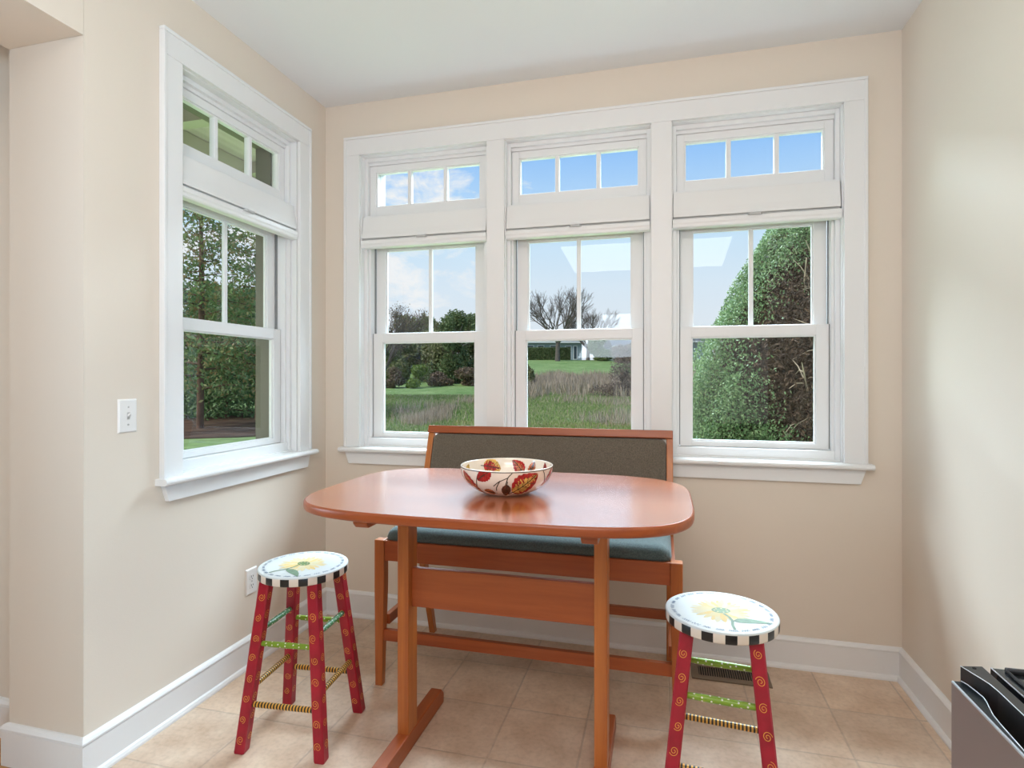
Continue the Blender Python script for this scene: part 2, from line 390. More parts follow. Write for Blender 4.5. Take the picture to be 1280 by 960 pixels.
# ------------------------------------------------------------------ windows: local x along the wall, y outward from the casing face
def make_window(n, w, loc, rz):
    """transom over a double-hung window"""
    root = tag(empty('window_%d' % n, loc, rz), kind='structure')
    H0, H1 = .906, 2.457
    # jambs, stops and mullion bar
    bm = nb()
    box(bm, -.003, .004, .019, .15, H0, H1); box(bm, w - .004, w + .003, .019, .15, H0, H1); box(bm, .004, w - .004, .019, .15, H1 - .004, H1 + .003)
    box(bm, .004, w - .004, .04, .15, H0 - .02, H0 + .006)
    # inner stop around the transom
    for x0, x1 in ((.004, .021), (w - .021, w - .004)): box(bm, x0, x1, .052, .15, 2.06, H1 - .004)
    box(bm, .021, w - .021, .052, .15, H1 - .024, H1 - .004)
    box(bm, .004, w - .004, .05, .15, 2.03, 2.142)
    box(bm, .021, w - .021, .068, .15, H1 - .04, H1 - .024)
    # liner beside the double-hung sashes
    for x0, x1 in ((.004, .022), (w - .022, w - .004)): box(bm, x0, x1, .048, .15, H0, 2.03)
    for x0, x1 in ((.022, .0345), (w - .0345, w - .022)): box(bm, x0, x1, .064, .15, H0, 2.03)
    box(bm, .022, w - .022, .056, .15, H0, H0 + .045)
    obj('frame', bm, M['sash'], root, bevel=.0015)
    bm = nb()
    for x0, x1 in ((.0346, .0385), (w - .0385, w - .0346)): box(bm, x0, x1, .106, .118, 1.5, 2.03)
    for x0, x1 in ((.0346, .0386), (w - .0386, w - .0346)): box(bm, x0, x1, .088, .106, H0 + .05, 1.512)
    obj('weatherstrip', bm, M['groove'], root)
    def sash(name, x0, x1, z0, z1, y0, y1, st, rt, rb, nx, mw=.021):
        bm = nb()
        box(bm, x0, x0 + st, y0, y1, z0, z1); box(bm, x1 - st, x1, y0, y1, z0, z1)
        box(bm, x0 + st, x1 - st, y0 + .0005, y1, z1 - rt, z1); box(bm, x0 + st, x1 - st, y0 + .0005, y1, z0, z0 + rb)
        # glazing bead
        g = .006; a0, a1, b0, b1 = x0 + st, x1 - st, z0 + rb, z1 - rt
        box(bm, a0, a0 + g, y0 + .008, y1 - .004, b0, b1); box(bm, a1 - g, a1, y0 + .008, y1 - .004, b0, b1)
        box(bm, a0 + g, a1 - g, y0 + .008, y1 - .004, b0, b0 + g); box(bm, a0 + g, a1 - g, y0 + .008, y1 - .004, b1 - g, b1)
        s = obj(name, bm, M['sash'], root, bevel=.0012)
        ym = (y0 + y1) / 2
        if nx > 1:
            bm = nb(); pw = (a1 - a0 - mw * (nx - 1)) / nx
            for k in range(1, nx):
                xm = a0 + k * pw + (k - .5) * mw
                box(bm, xm - mw / 2, xm + mw / 2, y0 + .006, y1 - .002, b0, b1)
            obj('muntin', bm, M['sash'], s, bevel=.004)
        bm = nb(); box(bm, a0 + .003, a1 - .003, ym + .001, ym + .005, b0 + .003, b1 - .003)
        obj('glass_pane', bm, M['glass'], s)
        return s
    sash('transom_sash', .0225, w - .0225, 2.1435, H1 - .041, .075, .112, .036, .034, .052, 3)
    sash('upper_sash', .0395, w - .0395, 1.462, 2.028, .118, .142, .055, .06, .05, 2)
    lo = sash('lower_sash', .0388, w - .0388, .953, 1.512, .085, .113, .0512, .048, .024, 1)
    if True:
        bm = nb(); xm = w * .5
        # outside frame, seen through the glass at a slant
        e = .033
        box(bm, -.003, e, .151, .235, H0 - .04, H1); box(bm, w - e, w + .003, .151, .235, H0 - .04, H1); box(bm, e, w - e, .151, .235, H1 - .03, H1 + .003)
        box(bm, e, w - e, .151, .26, H0 - .04, H0 - .005)
        obj('outside_frame', bm, M['extjamb'] if n == 1 else M['outframe'], root)
    return root
YF = YB - .018                      # casing face
make_window(1, LW[1] - LW[0], (XL + .018, LW[0], 0), PI / 2)
for i, (a, b) in enumerate(WB): make_window(i + 2, b - a, (a, YF, 0), 0)

# ------------------------------------------------------------------ raised shades
def make_shade(w, label):
    root = tag(empty('window_shade'), label, 'shade', 'white shades raised across the windows')
    bm = nb()
    # flat upper band, leaning a touch forward at its foot
    prism(bm, [(.052, 2.132), (.034, 2.132), (.022, 2.055), (.016, 2.028), (.016, 2.014), (.052, 2.014)], lambda p, s: (.006 if s == 0 else w - .008, p[0], p[1]))
    obj('fabric', bm, M['shade'], root, bevel=.002)
    bm = nb()
    for zc in (2.0105, 2.0065): box(bm, .008, w - .01, .026, .05, zc - .0012, zc + .0012)
    obj('pleats', bm, M['shade'], root)
    bm = nb()
    prism(bm, [(.05, 2.004), (.014, 2.004), (.009, 2.000), (.008, 1.985), (.011, 1.978), (.011, 1.968), (.016, 1.963), (.05, 1.963)], lambda p, s: (.003 if s == 0 else w - .005, p[0], p[1]))
    rail = obj('bottom_rail', bm, M['shaderail'], root, bevel=.0012)
    bm = nb(); xm = w / 2
    prism(bm, [(xm - .03, .010), (xm - .024, -.008), (xm + .024, -.008), (xm + .03, .010)], lambda p, s: (p[0], p[1], 1.999 if s == 0 else 2.0075))
    obj('pull_tab', bm, M['tab'], root, bevel=.002)
    for x0 in (.0015, w - .005):
        bm = nb(); box(bm, x0, x0 + .0015, .014, .046, 1.967, 2.0); obj('end_cap', bm, M['groove'], root)
    return root
sh = make_shade(LW[1] - LW[0], 'white shade raised across the window on the left wall')
sh.location = (XL + .018, LW[0], 0); sh.rotation_euler = (0, 0, PI / 2)
for (a, b), lb in zip(WB, ('white shade on the left of the three back windows, nearest the room corner', 'white shade on the middle back window, above the bench back', 'white shade on the right back window, in front of the tall green hedge tree')):
    s = make_shade(b - a, lb); s.location = (a, YF, 0)

# ------------------------------------------------------------------ wall plates
def plate(name, label, cat, y, z):
    root = tag(empty(name, (XL, y, z), PI / 2), label, cat)    # local x along the wall, -y into the room
    bm = nb(); hw, hh = .0365, .058
    hexa(bm, [(-hw, 0, -hh), (hw, 0, -hh), (hw, 0, hh), (-hw, 0, hh), (-hw + .005, -.006, -hh + .005), (hw - .005, -.006, -hh + .005), (hw - .005, -.006, hh - .005), (-hw + .005, -.006, hh - .005)])
    obj('cover_plate', bm, M['plate'], root, bevel=.0008)
    return root
def disc(bm, x, z, r, y0, y1, n=14):
    prism(bm, [(x + r * math.cos(2 * PI * k / n), z + r * math.sin(2 * PI * k / n)) for k in range(n)], lambda p, s: (p[0], y0 if s == 0 else y1, p[1]))
sw = plate('light_switch', 'white light switch plate on the left wall beside the window', 'light switch', 1.562, 1.142)
bm = nb(); box(bm, -.005, .005, -.0068, -.006, -.012, .012); sl = obj('toggle_slot', bm, M['screw'], sw)
bm = nb(); hexa(bm, [(-.0035, -.006, -.004), (.0035, -.006, -.004), (.0035, -.006, .007), (-.0035, -.006, .007), (-.003, -.018, .006), (.003, -.018, .006), (.003, -.017, .012), (-.003, -.017, .012)]); obj('toggle', bm, M['plate'], sw, bevel=.001)
for z in (-.03, .03):
    bm = nb(); disc(bm, 0, z, .003, -.0072, -.006); obj('screw', bm, M['screw'], sw)
ol = plate('wall_outlet', 'white double outlet low on the left wall behind the painted stool', 'outlet', 2.172, .37)
for z in (-.0195, .0195):
    bm = nb()
    prism(bm, [(.0165 * math.cos(t), z + max(-.013, min(.013, .0165 * math.sin(t)))) for t in [2 * PI * k / 24 for k in range(24)]], lambda p, s: (p[0], -.006 if s == 0 else -.0075, p[1]))
    so = obj('socket', bm, M['plate'], ol)
    bm = nb()
    box(bm, -.0075, -.0045, -.0078, -.0074, z - .002, z + .007); box(bm, .0045, .0075, -.0078, -.0074, z - .001, z + .006); disc(bm, 0, z - .008, .0026, -.0078, -.0074)
    obj('slots', bm, M['slot'], so)
bm = nb(); disc(bm, 0, 0, .003, -.0072, -.006); obj('screw', bm, M['screw'], ol)

# ------------------------------------------------------------------ floor register
vt = tag(empty('floor_vent', (.279, 2.612, 0)), 'bronze metal floor vent beneath the back wall, behind the right stool', 'floor vent')
bm = nb(); hx, hy = .158, .073; ix, iy = .128, .041
for (x0, x1, y0, y1) in ((-hx, hx, -hy, -iy), (-hx, hx, iy, hy), (-hx, -ix, -iy, iy), (ix, hx, -iy, iy)): box(bm, x0, x1, y0, y1, .0005, .006)
bmesh.ops.remove_doubles(bm, verts=bm.verts, dist=1e-5)
obj('rim', bm, M['bronze'], vt, bevel=.002)
bm = nb(); box(bm, -ix, ix, -iy, iy, .0003, .0012); obj('duct_opening', bm, M['dark'], vt)
bm = nb(); nl = 27
for k in range(nl):
    x = -ix + (k + .5) * 2 * ix / nl
    hexa(bm, [(x - .0018, -iy, .0013), (x + .0012, -iy, .0013), (x + .0012, iy, .0013), (x - .0018, iy, .0013), (x - .0008, -iy, .0055), (x + .0022, -iy, .0055), (x + .0022, iy, .0055), (x - .0008, iy, .0055)])
obj('louvers', bm, M['bronze'], vt)

# ------------------------------------------------------------------ trestle table
TX, TY = -.508, 1.826
tb = tag(empty('trestle_table', (TX, TY, 0)), 'cherry trestle table with a rounded oblong top standing before the bench', 'table')
def superell(a, b, n, k, N):
    t = 2 * PI * k / N; c, s = math.cos(t), math.sin(t)
    return (math.copysign(abs(c) ** (2 / n), c) * a, math.copysign(abs(s) ** (2 / n), s) * b)
bm = nb(); N = 160
prof = [(-.05, .8715), (-.006, .8715), (-.0015, .8745), (0, .8805), (0, .892), (-.001, .8965), (-.004, .8995), (-.0055, .900), (-.05, .900)]
rings = []
for off, z in prof: rings.append([bm.verts.new((*superell(.597 + off, .409 + off, 4.0, k, N), z)) for k in range(N)])
for i, (a, b) in enumerate(zip(rings, rings[1:])):
    for k in range(N):
        f = bm.faces.new((a[k], a[(k + 1) % N], b[(k + 1) % N], b[k])); f.smooth = i < 7; f.material_index = 0 if i == 7 else 1
bm.faces.new(rings[0]).material_index = 1; bm.faces.new(rings[-1])
obj('tabletop', bm, [M['top'], M['cherryX']], tb)
for sx, xc in (('l', -.3445), ('r', .3225)):
    bm = nb(); box(bm, xc - .0205, xc + .0205, -.0375, .0375, .058, .8345)
    obj('post', bm, M['cherryZ'], tb, bevel=.004)
    bm = nb()      # foot, chamfered at both ends
    prism(bm, [(-.285, 0), (.285, 0), (.285, .038), (.262, .062), (-.262, .062), (-.285, .038)], lambda p, s: (xc - .0225 if s == 0 else xc + .0225, p[0], p[1]))
    obj('foot', bm, M['cherryY'], tb, bevel=.004)
    bm = nb()
    prism(bm, [(-.325, .8710), (.325, .8710), (.325, .846), (.31, .832), (-.31, .832), (-.325, .846)], lambda p, s: (xc - .0225 if s == 0 else xc + .0225, p[0], p[1]))
    obj('top_batten', bm, M['cherryY'], tb, bevel=.003)
bm = nb(); box(bm, -.3445 + .0206, .3225 - .0206, -.011, .011, .4875, .621); obj('stretcher', bm, M['cherryX'], tb, bevel=.003)

# ------------------------------------------------------------------ upholstered bench
BX = -.541
be = tag(empty('bench', (BX, 2.4, 0)), 'high cherry bench with upholstered seat and taupe back under the windows', 'bench')
def loc(y): return y - 2.4
for s in (-1, 1):
    xo = s * .612
    bm = nb()
    f0, f1 = loc(2.15), loc(2.193)
    xi = xo - s * .043; xb = xo - s * .033
    xo2 = xo - s * .002
    hexa(bm, [(xo2, f0 + .003, 0), (xb, f0 + .003, 0), (xb, f1 - .01, 0), (xo2, f1 - .01, 0), (xo, f0, .42), (xi, f0, .42), (xi, f1, .42), (xo, f1, .42)])
    hexa(bm, [(xo, f0, .42), (xi, f0, .42), (xi, f1, .42), (xo, f1, .42), (xo, f0, .603), (xi, f0, .603), (xi, f1, .603), (xo, f1, .603)])
    bmesh.ops.remove_doubles(bm, verts=bm.verts, dist=1e-5)
    obj('front_leg', bm, M['cherryZ'], be, bevel=.003)
    # back leg runs up into the back stile: foot kicked back, back leaning
    bm = nb()
    out = [(2.668, 0), (2.70, 0), (2.60, .34), (2.555, .53), (2.575, .64), (2.695, 1.028), (2.668, 1.028), (2.535, .64), (2.507, .53), (2.553, .34)]
    xr = s * .586
    prism(bm, [(loc(y), z) for y, z in out], lambda p, k: (xr if k == 0 else xr - s * .028, p[0], p[1]))
    obj('back_leg', bm, M['cherryZ'], be, bevel=.003)
    bm = nb(); xs = s * .573
    box(bm, xs - .011, xs + .011, f1 - .004, loc(2.59), .243, .285); obj('side_stretcher', bm, M['cherryY'], be, bevel=.002)
    bm = nb(); box(bm, s * .575 - .011, s * .575 + .011, f1 - .004, loc(2.53), .522, .600); obj('side_rail', bm, M['cherryY'], be, bevel=.002)
bm = nb(); box(bm, -.569, .569, loc(2.156), loc(2.178), .518, .600); obj('front_rail', bm, M['cherryX'], be, bevel=.002)
bm = nb(); box(bm, -.58, .58, loc(2.159), loc(2.181), .186, .232); obj('front_stretcher', bm, M['cherryX'], be, bevel=.002)
bm = nb(); box(bm, -.558, .558, loc(2.582), loc(2.602), .218, .259); obj('back_stretcher', bm, M['cherryX'], be, bevel=.002)
# seat cushion: rounded pad
def pad(bm, x0, x1, y0, y1, z0, z1, r, n=8, fn=lambda x, y, z: (x, y, z)):
    prof = [(0, z0)] + [(r - r * math.cos(t), z1 - r * .9 + r * .9 * math.sin(t)) for t in [PI / 2 * k / n for k in range(n + 1)]]
    prof[1] = (-.002, prof[1][1])
    rings = []
    def rr(ins):
        pts = []; cr = max(.035 - ins * .4, .012)
        for cx, cy, a0 in ((x1 - ins - cr, y1 - ins - cr, 0), (x0 + ins + cr, y1 - ins - cr, PI / 2), (x0 + ins + cr, y0 + ins + cr, PI), (x1 - ins - cr, y0 + ins + cr, 1.5 * PI)):
            for k in range(7): pts.append((cx + cr * math.cos(a0 + PI / 2 * k / 6), cy + cr * math.sin(a0 + PI / 2 * k / 6)))
        return pts
    for ins, z in prof: rings.append([bm.verts.new(fn(x, y, z)) for x, y in rr(ins)])
    for ins in (.10, .14): rings.append([bm.verts.new(fn(x, y, z1 + .006 * (1 if ins < .12 else 1.2))) for x, y in rr(ins)])
    m = len(rings[0])
    for a, b in zip(rings, rings[1:]):
        for k in range(m): bm.faces.new((a[k], a[(k + 1) % m], b[(k + 1) % m], b[k])).smooth = True
    bm.faces.new(rings[0]); bm.faces.new(rings[-1]).smooth = True
bm = nb(); pad(bm, -.572, .572, loc(2.166), loc(2.515), .601, .652, .045); tag(obj('seat_cushion', bm, M['seat'], be), 'skylight tinted tweed seat pad')
# back frame and panel in the leaning plane
tl = math.atan2(2.695 - 2.575, 1.028 - .64)
def lean(x, d, h): # h along the back from z=.64, d forward(-)/back(+) of the stile centre line
    return (x, loc(2.555) + h * math.sin(tl) + d * math.cos(tl), .64 + h * math.cos(tl) - d * math.sin(tl))
HB = (1.03 - .64) / math.cos(tl)
def lbox(bm, x0, x1, d0, d1, h0, h1):
    hexa(bm, [lean(x0, d0, h0), lean(x1, d0, h0), lean(x1, d1, h0), lean(x0, d1, h0), lean(x0, d0, h1), lean(x1, d0, h1), lean(x1, d1, h1), lean(x0, d1, h1)])
bm = nb(); lbox(bm, -.5855, .5855, -.021, .013, HB - .034, HB + .002); obj('top_rail', bm, M['cherryX'], be, bevel=.003)
bm = nb(); lbox(bm, -.558, .558, -.016, .012, .03, .068); obj('lower_rail', bm, M['cherryX'], be, bevel=.003)
bm = nb(); pad(bm, -.557, .557, .069, HB - .0345, 0, .026, .02, 6, lambda x, y, z: lean(x, .008 - z, y)); tag(obj('back_cushion', bm, M['back'], be), 'taupe tweed back pad')

# ------------------------------------------------------------------ painted stools
def ribbon(bm, pts, w, fn, mi):
    """flat painted line through 2-D points, fn(p) -> surface point"""
    L = []
    for i, p in enumerate(pts):
        a = pts[max(i - 1, 0)]; b = pts[min(i + 1, len(pts) - 1)]
        dx, dy = b[0] - a[0], b[1] - a[1]; l = math.hypot(dx, dy) or 1
        ox, oy = -dy / l * w / 2, dx / l * w / 2
        L.append((bm.verts.new(fn((p[0] + ox, p[1] + oy))), bm.verts.new(fn((p[0] - ox, p[1] - oy)))))
    for (a, b), (c, d) in zip(L, L[1:]): bm.faces.new((a, b, d, c)).material_index = mi
def blob(bm, pts, fn, mi):
    c = (sum(p[0] for p in pts) / len(pts), sum(p[1] for p in pts) / len(pts))
    cv = bm.verts.new(fn(c)); V = [bm.verts.new(fn(p)) for p in pts]
    for i in range(len(V)): bm.faces.new((cv, V[i], V[(i + 1) % len(V)])).material_index = mi

def stool_leg(sx, sy):
    """square splayed leg with painted spirals on its four sides"""
    bm = nb(); top = Vector((sx * .088, sy * .088, .575)); bot = Vector((sx * .146, sy * .146, 0))
    ang = math.atan2(sy, sx) - PI / 4
    X = Vector((math.cos(ang), math.sin(ang), 0)); Y = Vector((-math.sin(ang), math.cos(ang), 0))
    def at(z): return bot.lerp(top, z / .575)
    h = .0190; ch = .004; sec = [(h - ch, -h), (h, -h + ch), (h, h - ch), (h - ch, h), (-h + ch, h), (-h, h - ch), (-h, -h + ch), (-h + ch, -h)]
    rs = []
    for z, k in ((0, .93), (.004, 1), (.575, 1)): rs.append([bm.verts.new(at(z) + X * x * k + Y * y * k) for x, y in sec])
    for a, b in zip(rs, rs[1:]):
        for i in range(8): bm.faces.new((a[i], a[(i + 1) % 8], b[(i + 1) % 8], b[i]))
    bm.faces.new(rs[0]); bm.faces.new(rs[-1])
    bmesh.ops.recalc_face_normals(bm, faces=bm.faces)
    rnd = random.Random(int(sx * 3 + sy * 5 + 20))
    for (U, Nn) in ((X, -Y), (X, Y), (Y, X), (Y, -X)):
        z = .045 + rnd.uniform(0, .02)
        while z < .555:
            r0 = rnd.uniform(.0112, .0135); ph = rnd.uniform(0, 2 * PI); turns = 1.75; dr = rnd.choice((-1, 1))
            pts = [((r0 * (1 - .85 * k / 30)) * math.cos(ph + dr * turns * 2 * PI * k / 30), (r0 * (1 - .85 * k / 30)) * math.sin(ph + dr * turns * 2 * PI * k / 30) * 1.12) for k in range(31)]
            cx = rnd.uniform(-.003, .003)
            ribbon(bm, pts, .0015, lambda p: at(z + p[1]) + U * (p[0] + cx) + Nn * (h + .0006), 1)
            z += rnd.uniform(.062, .072)
    return bm

def stool_seat(rnd, faint):
    bm = nb(); n = 128; rr = .155
    prof = [(rr - .010, .567), (rr - .002, .570), (rr, .574), (rr, .5955)]
    lathe(bm, prof, n, lambda k: 1 if (k // 4) % 2 else 2, caps=False)
    rim = [(rr, .5955), (rr - .0015, .5987), (rr - .005, .600), (.09, .600)]
    lathe(bm, rim, n, 0, caps=False)
    def ringface(r, z):
        bm.faces.new([bm.verts.new((r * math.cos(2 * PI * k / n), r * math.sin(2 * PI * k / n), z)) for k in range(n)]).material_index = 0
    ringface(.09, .600); ringface(rr - .010, .567)
    bmesh.ops.remove_doubles(bm, verts=bm.verts, dist=1e-5)
    bmesh.ops.recalc_face_normals(bm, faces=bm.faces)
    top = lambda z: (lambda p: (p[0], p[1], z))
    # petals (two layers), centre, stem (towards -y), leaf (towards +x)
    for lay, (cnt, l0, l1) in enumerate(((26, .074, .092), (20, .055, .07))):
        for k in range(cnt):
            a = 2 * PI * (k + .5 * lay) / cnt + rnd.uniform(-.06, .06); L = rnd.uniform(l0, l1); wd = rnd.uniform(.007, .010)
            sh = [(.02, -wd * .5), (L * .6, -wd), (L * .88, -wd * .6), (L, 0), (L * .88, wd * .6), (L * .6, wd), (.02, wd * .5)]
            blob(bm, [(x * math.cos(a) - y * math.sin(a), x * math.sin(a) + y * math.cos(a)) for x, y in sh], top(.6003 + .0002 * lay + .00001 * k), 3)
    blob(bm, [(.026 * math.cos(t), .020 * math.sin(t)) for t in [2 * PI * k / 24 for k in range(24)]], top(.6009), 4)
    for k in range(14):
        t = 2 * PI * k / 14; blob(bm, [(.018 * math.cos(t) + .003 * math.cos(q), .013 * math.sin(t) + .003 * math.sin(q)) for q in [2 * PI * j / 8 for j in range(8)]], top(.6011), 3 if k % 2 else 5)
    ribbon(bm, [(.002, -.022), (.010, -.045), (.012, -.07), (.004, -.10), (.002, -.128)], .0075, top(.6007), 5)
    leaf = [(.012, -.072), (.03, -.055), (.055, -.052), (.09, -.064), (.118, -.083), (.085, -.082), (.05, -.083), (.028, -.08)]
    blob(bm, leaf, top(.6008), 5)
    # handwriting round the rim
    for k in range(26):
        a0 = 2 * PI * k / 26; L = rnd.uniform(.14, .20); pts = []
        m = 22; f = rnd.uniform(3, 6)
        for j in range(m):
            a = a0 + L * j / m; r = .1345 +   .0055 * math.sin(2 * PI * f * j / m) + rnd.uniform(-.0012, .0012)
            pts.append((r * math.cos(a), r * math.sin(a)))
        ribbon(bm, pts, .0015, top(.6005), 6)
    return bm

def rung(a, b, r, kind):
    bm = nb(); a, b = Vector(a), Vector(b)
    if kind == 'bee':
        n = 46
        tube(bm, [a.lerp(b, k / n) for k in range(n + 1)], r, 12, lambda j: j % 2)
    else:
        n = 8
        tube(bm, [a.lerp(b, k / n) for k in range(n + 1)], [r * (.82 + .18 * math.sin(PI * k / n)) for k in range(n + 1)], 12, 0)
        d = (b - a).normalized(); s = d.cross(Vector((0, 0, 1))).normalized(); u = s.cross(d)
        rnd = random.Random(int(a.x * 1000 + b.y * 77))
        for k in range(9):
            for j in range(5):
                t = (k + .5 + rnd.uniform(-.2, .2)) / 9.; w = 2 * PI * (j + (k % 2) * .5) / 5 + rnd.uniform(-.2, .2)
                nrm = math.cos(w) * s + math.sin(w) * u; rad = r * (.82 + .18 * math.sin(PI * t)) + .0003
                c = a.lerp(b, t) + nrm * (rad + .0002); tg = d.cross(nrm)
                cv = bm.verts.new(c + nrm * .0008); V = [bm.verts.new(c + .0028 * (math.cos(q) * d + math.sin(q) * tg) - nrm * .0006) for q in [2 * PI * i / 8 for i in range(8)]]
                for i in range(8): bm.faces.new((cv, V[i], V[(i + 1) % 8])).material_index = 1
    return bm

def make_stool(seed, label, rz, seat_rz, loc):
    root = tag(empty('bar_stool', loc, rz), label, 'stool', 'hand painted wooden stools by the table')
    s = obj('seat', stool_seat(random.Random(seed), False), [M['whitepaint'], M['stripeblack'], M['stripewhite'], M['petal'], M['flower'], M['stem'], M['script']], root, recalc=False)
    s.rotation_euler = (0, 0, seat_rz - rz)
    for sx in (-1, 1):
        for sy in (-1, 1): obj('leg', stool_leg(sx, sy), [M['red'], M['yellowline']], root, recalc=False)
    def h(z): return .146 + (.088 - .146) * z / .575
    for sgn in (-1, 1):
        for z, kind in ((.355, 'green'), (.155, 'bee')):
            q = h(z); o = obj('rung', rung((-q, sgn * q, z), (q, sgn * q, z), .0098 if kind == 'green' else .0095, kind), [M['rungyellow'], M['rungblack']] if kind == 'bee' else [M['limegreen'], M['dot']], root, recalc=True)
            o['label'] = 'lime green rung with white dots' if kind == 'green' else 'black and yellow striped rung'
        for z, kind in ((.395, 'green'), (.205, 'bee')):
            q = h(z); o = obj('rung', rung((sgn * q, -q, z), (sgn * q, q, z), .0098 if kind == 'green' else .0095, kind), [M['rungyellow'], M['rungblack']] if kind == 'bee' else [M['limegreen' if seed == 2 else 'deepgreen'], M['dot']], root, recalc=True)
            o['label'] = ('green rung with white dots' if kind == 'green' else 'black and yellow striped rung')
    return root
make_stool(1, 'red painted stool with sunflower seat standing beside the left wall outlet', R(5), R(-28), (-1.2545, 1.815, 0))
make_stool(2, 'red painted stool with sunflower seat standing right of the table, near the floor vent', R(-5.3 + 90), R(10), (.163, 1.754, 0))

# ------------------------------------------------------------------ leaf painted bowl
bo = tag(empty('bowl', (-.487, 1.79, .9005), R(10)), 'cream ceramic bowl painted with autumn leaves, on the table', 'bowl')
OUT = [(.060, 0), (.066, .0015), (.074, .004), (.098, .0145), (.118, .027), (.134, .043), (.1435, .060), (.1475, .078), (.149, .090)]
INN = [(.1445, .0905), (.143, .079), (.139, .062), (.1295, .046), (.113, .031), (.094, .0195), (.06, .010), (.02, .008)]
def interp(prof, t):
    t = max(0, min(.9999, t)) * (len(prof) - 1); i = int(t); f = t - i
    return (prof[i][0] * (1 - f) + prof[i + 1][0] * f, prof[i][1] * (1 - f) + prof[i + 1][1] * f)
def smoothprof(p, m=4):
    out = []
    for k in range((len(p) - 1) * m + 1): out.append(interp(p, k / ((len(p) - 1) * m)))
    for _ in range(3): out = [out[0]] + [((a[0] + 2 * b[0] + c[0]) / 4, (a[1] + 2 * b[1] + c[1]) / 4) for a, b, c in zip(out, out[1:], out[2:])] + [out[-1]]
    return out
OS, IS = smoothprof(OUT), smoothprof(INN)
bm = nb()
lathe(bm, OS + [(.1486, .0915), (.147, .0924), (.1455, .0917)] + IS, 96, 0)
def on_out(p):  # p: (angle, 0..1 from foot to rim)
    r, z = interp(OS, .2 + .8 * p[1]); r += .0006
    return (r * math.cos(p[0]), r * math.sin(p[0]), z - .0002)
def on_in(p):
    r, z = interp(IS, 1 - p[1]); r -= .0007
    return (r * math.cos(p[0]), r * math.sin(p[0]), z + .0003)
def paint_leaf(fn, th, s, size, rot, m1, m2=None, wide=.62, seed=0):
    """leaf painted on the bowl as a fine grid: m1 at the edges, m2 spreading from the midrib"""
    rnd = random.Random(seed)
    sgn = 1 if fn is on_out else -1
    def T(x, y, lift=0):
        c, q = math.cos(rot), math.sin(rot)
        v = Vector(fn((th + (x * c - y * q) * size * .75, max(.02, min(.985, s + (x * q + y * c) * size)))))
        return v + Vector((v.x, v.y, 0)).normalized() * sgn * lift
    NR, NC = 26, 12
    V = []
    for i in range(NR + 1):
        t = i / NR; hw = wide * .62 * math.sin(PI * t ** .8) ** .75 * (1 + .05 * (1 if i % 4 < 2 else -1)) + .001
        V.append([bm.verts.new(T(hw * (2 * j / NC - 1), t - .5, .0002)) for j in range(NC + 1)])
    for i in range(NR):
        for j in range(NC):
            x = abs((j + .5) / NC * 2 - 1); t = (i + .5) / NR
            k = m1
            if m2 is not None and x + rnd.uniform(-.25, .25) + .55 * (t - .35) < .52: k = m2
            bm.faces.new((V[i][j], V[i][j + 1], V[i + 1][j + 1], V[i + 1][j])).material_index = k
    def line(p, w):
        q = []
        for a, c in zip(p, p[1:]):
            for k in range(6): q.append((a[0] + (c[0] - a[0]) * k / 6, a[1] + (c[1] - a[1]) * k / 6))
        ribbon(bm, q + [p[-1]], w, lambda z: T(z[0], z[1], .0005), 6)
    line([(0, -.68), (.01, -.3), (0, .05), (0, .42)], .03 / max(size, .4) ** .5)
    if size > .45:
        for t in (-.25, -.08, .1):
            for sg in (-1, 1): line([(0, t - .05), (sg * wide * .36, t + .16)], .017)
CAMA = math.atan2(-1.79, .487) - R(10)     # direction of the viewer in the bowl's frame
RED, GLD, BRN, ORG = 2, 3, 4, 5
lay = [(.42, .60, .92, -.9, RED, GLD, .62), (-.02, .36, .5, 3.0, BRN, None, .5), (-.50, .85, .55, 2.2, RED, None, .55), (-.48, .32, .42, 1.4, ORG, BRN, .5), (-.98, .55, .85, .55, RED, ORG, .45),
       (1.12, .6, .8, -.45, RED, ORG, .36), (1.65, .6, .8, .3, GLD, RED, .6), (2.2, .5, .6, 2.4, BRN, None, .5), (2.75, .6, .9, .5, ORG, RED, .6), (-1.55, .55, .8, -.3, GLD, ORG, .6), (-2.1, .5, .6, 1.9, RED, None, .55), (-2.7, .55, .7, .4, BRN, ORG, .5)]
for i, (a, s, z, r, m1, m2, w) in enumerate(lay): paint_leaf(on_out, CAMA + a, s, z, r, m1, m2, w, i)
for a, s, z, r, m1, m2, w in [(PI + .38, .72, .62, 1.75, GLD, RED, .75), (PI - .30, .74, .58, -.85, RED, ORG, .5), (PI - .68, .72, .42, .3, ORG, BRN, .55), (PI - 1.15, .72, .5, -.3, RED, None, .4), (PI + 1.2, .7, .5, .6, GLD, None, .5), (1.2, .6, .5, 2, BRN, None, .5), (-1.2, .6, .6, 1, RED, GLD, .6), (0, .5, .6, .4, GLD, ORG, .6)]:
    paint_leaf(on_in, CAMA + a, s, z, r, m1, m2, w)
for pts in ([(-.30, .55), (-.18, .68), (.02, .80), (.12, .98)], [(-.14, .72), (-.24, .5), (-.26, .38)], [(.02, .80), (-.02, .62), (-.02, .5)], [(.85, .95), (.95, .7), (1.02, .5)], [(-.8, .4), (-.72, .62), (-.62, .9)]):
    fine = []
    for (a, b), (c, d) in zip(pts, pts[1:]):
        for k in range(8): fine.append((CAMA + a + (c - a) * k / 8, b + (d - b) * k / 8))
    ribbon(bm, fine, .022, on_out, 6)
rim = nb()
obj_b = obj('bowl_body', bm, [M['bowl'], M['bowlrim'], M['leafred'], M['leafyellow'], M['leafbrown'], M['leaforange'], M['leafvein']], bo, recalc=False)
n = 96
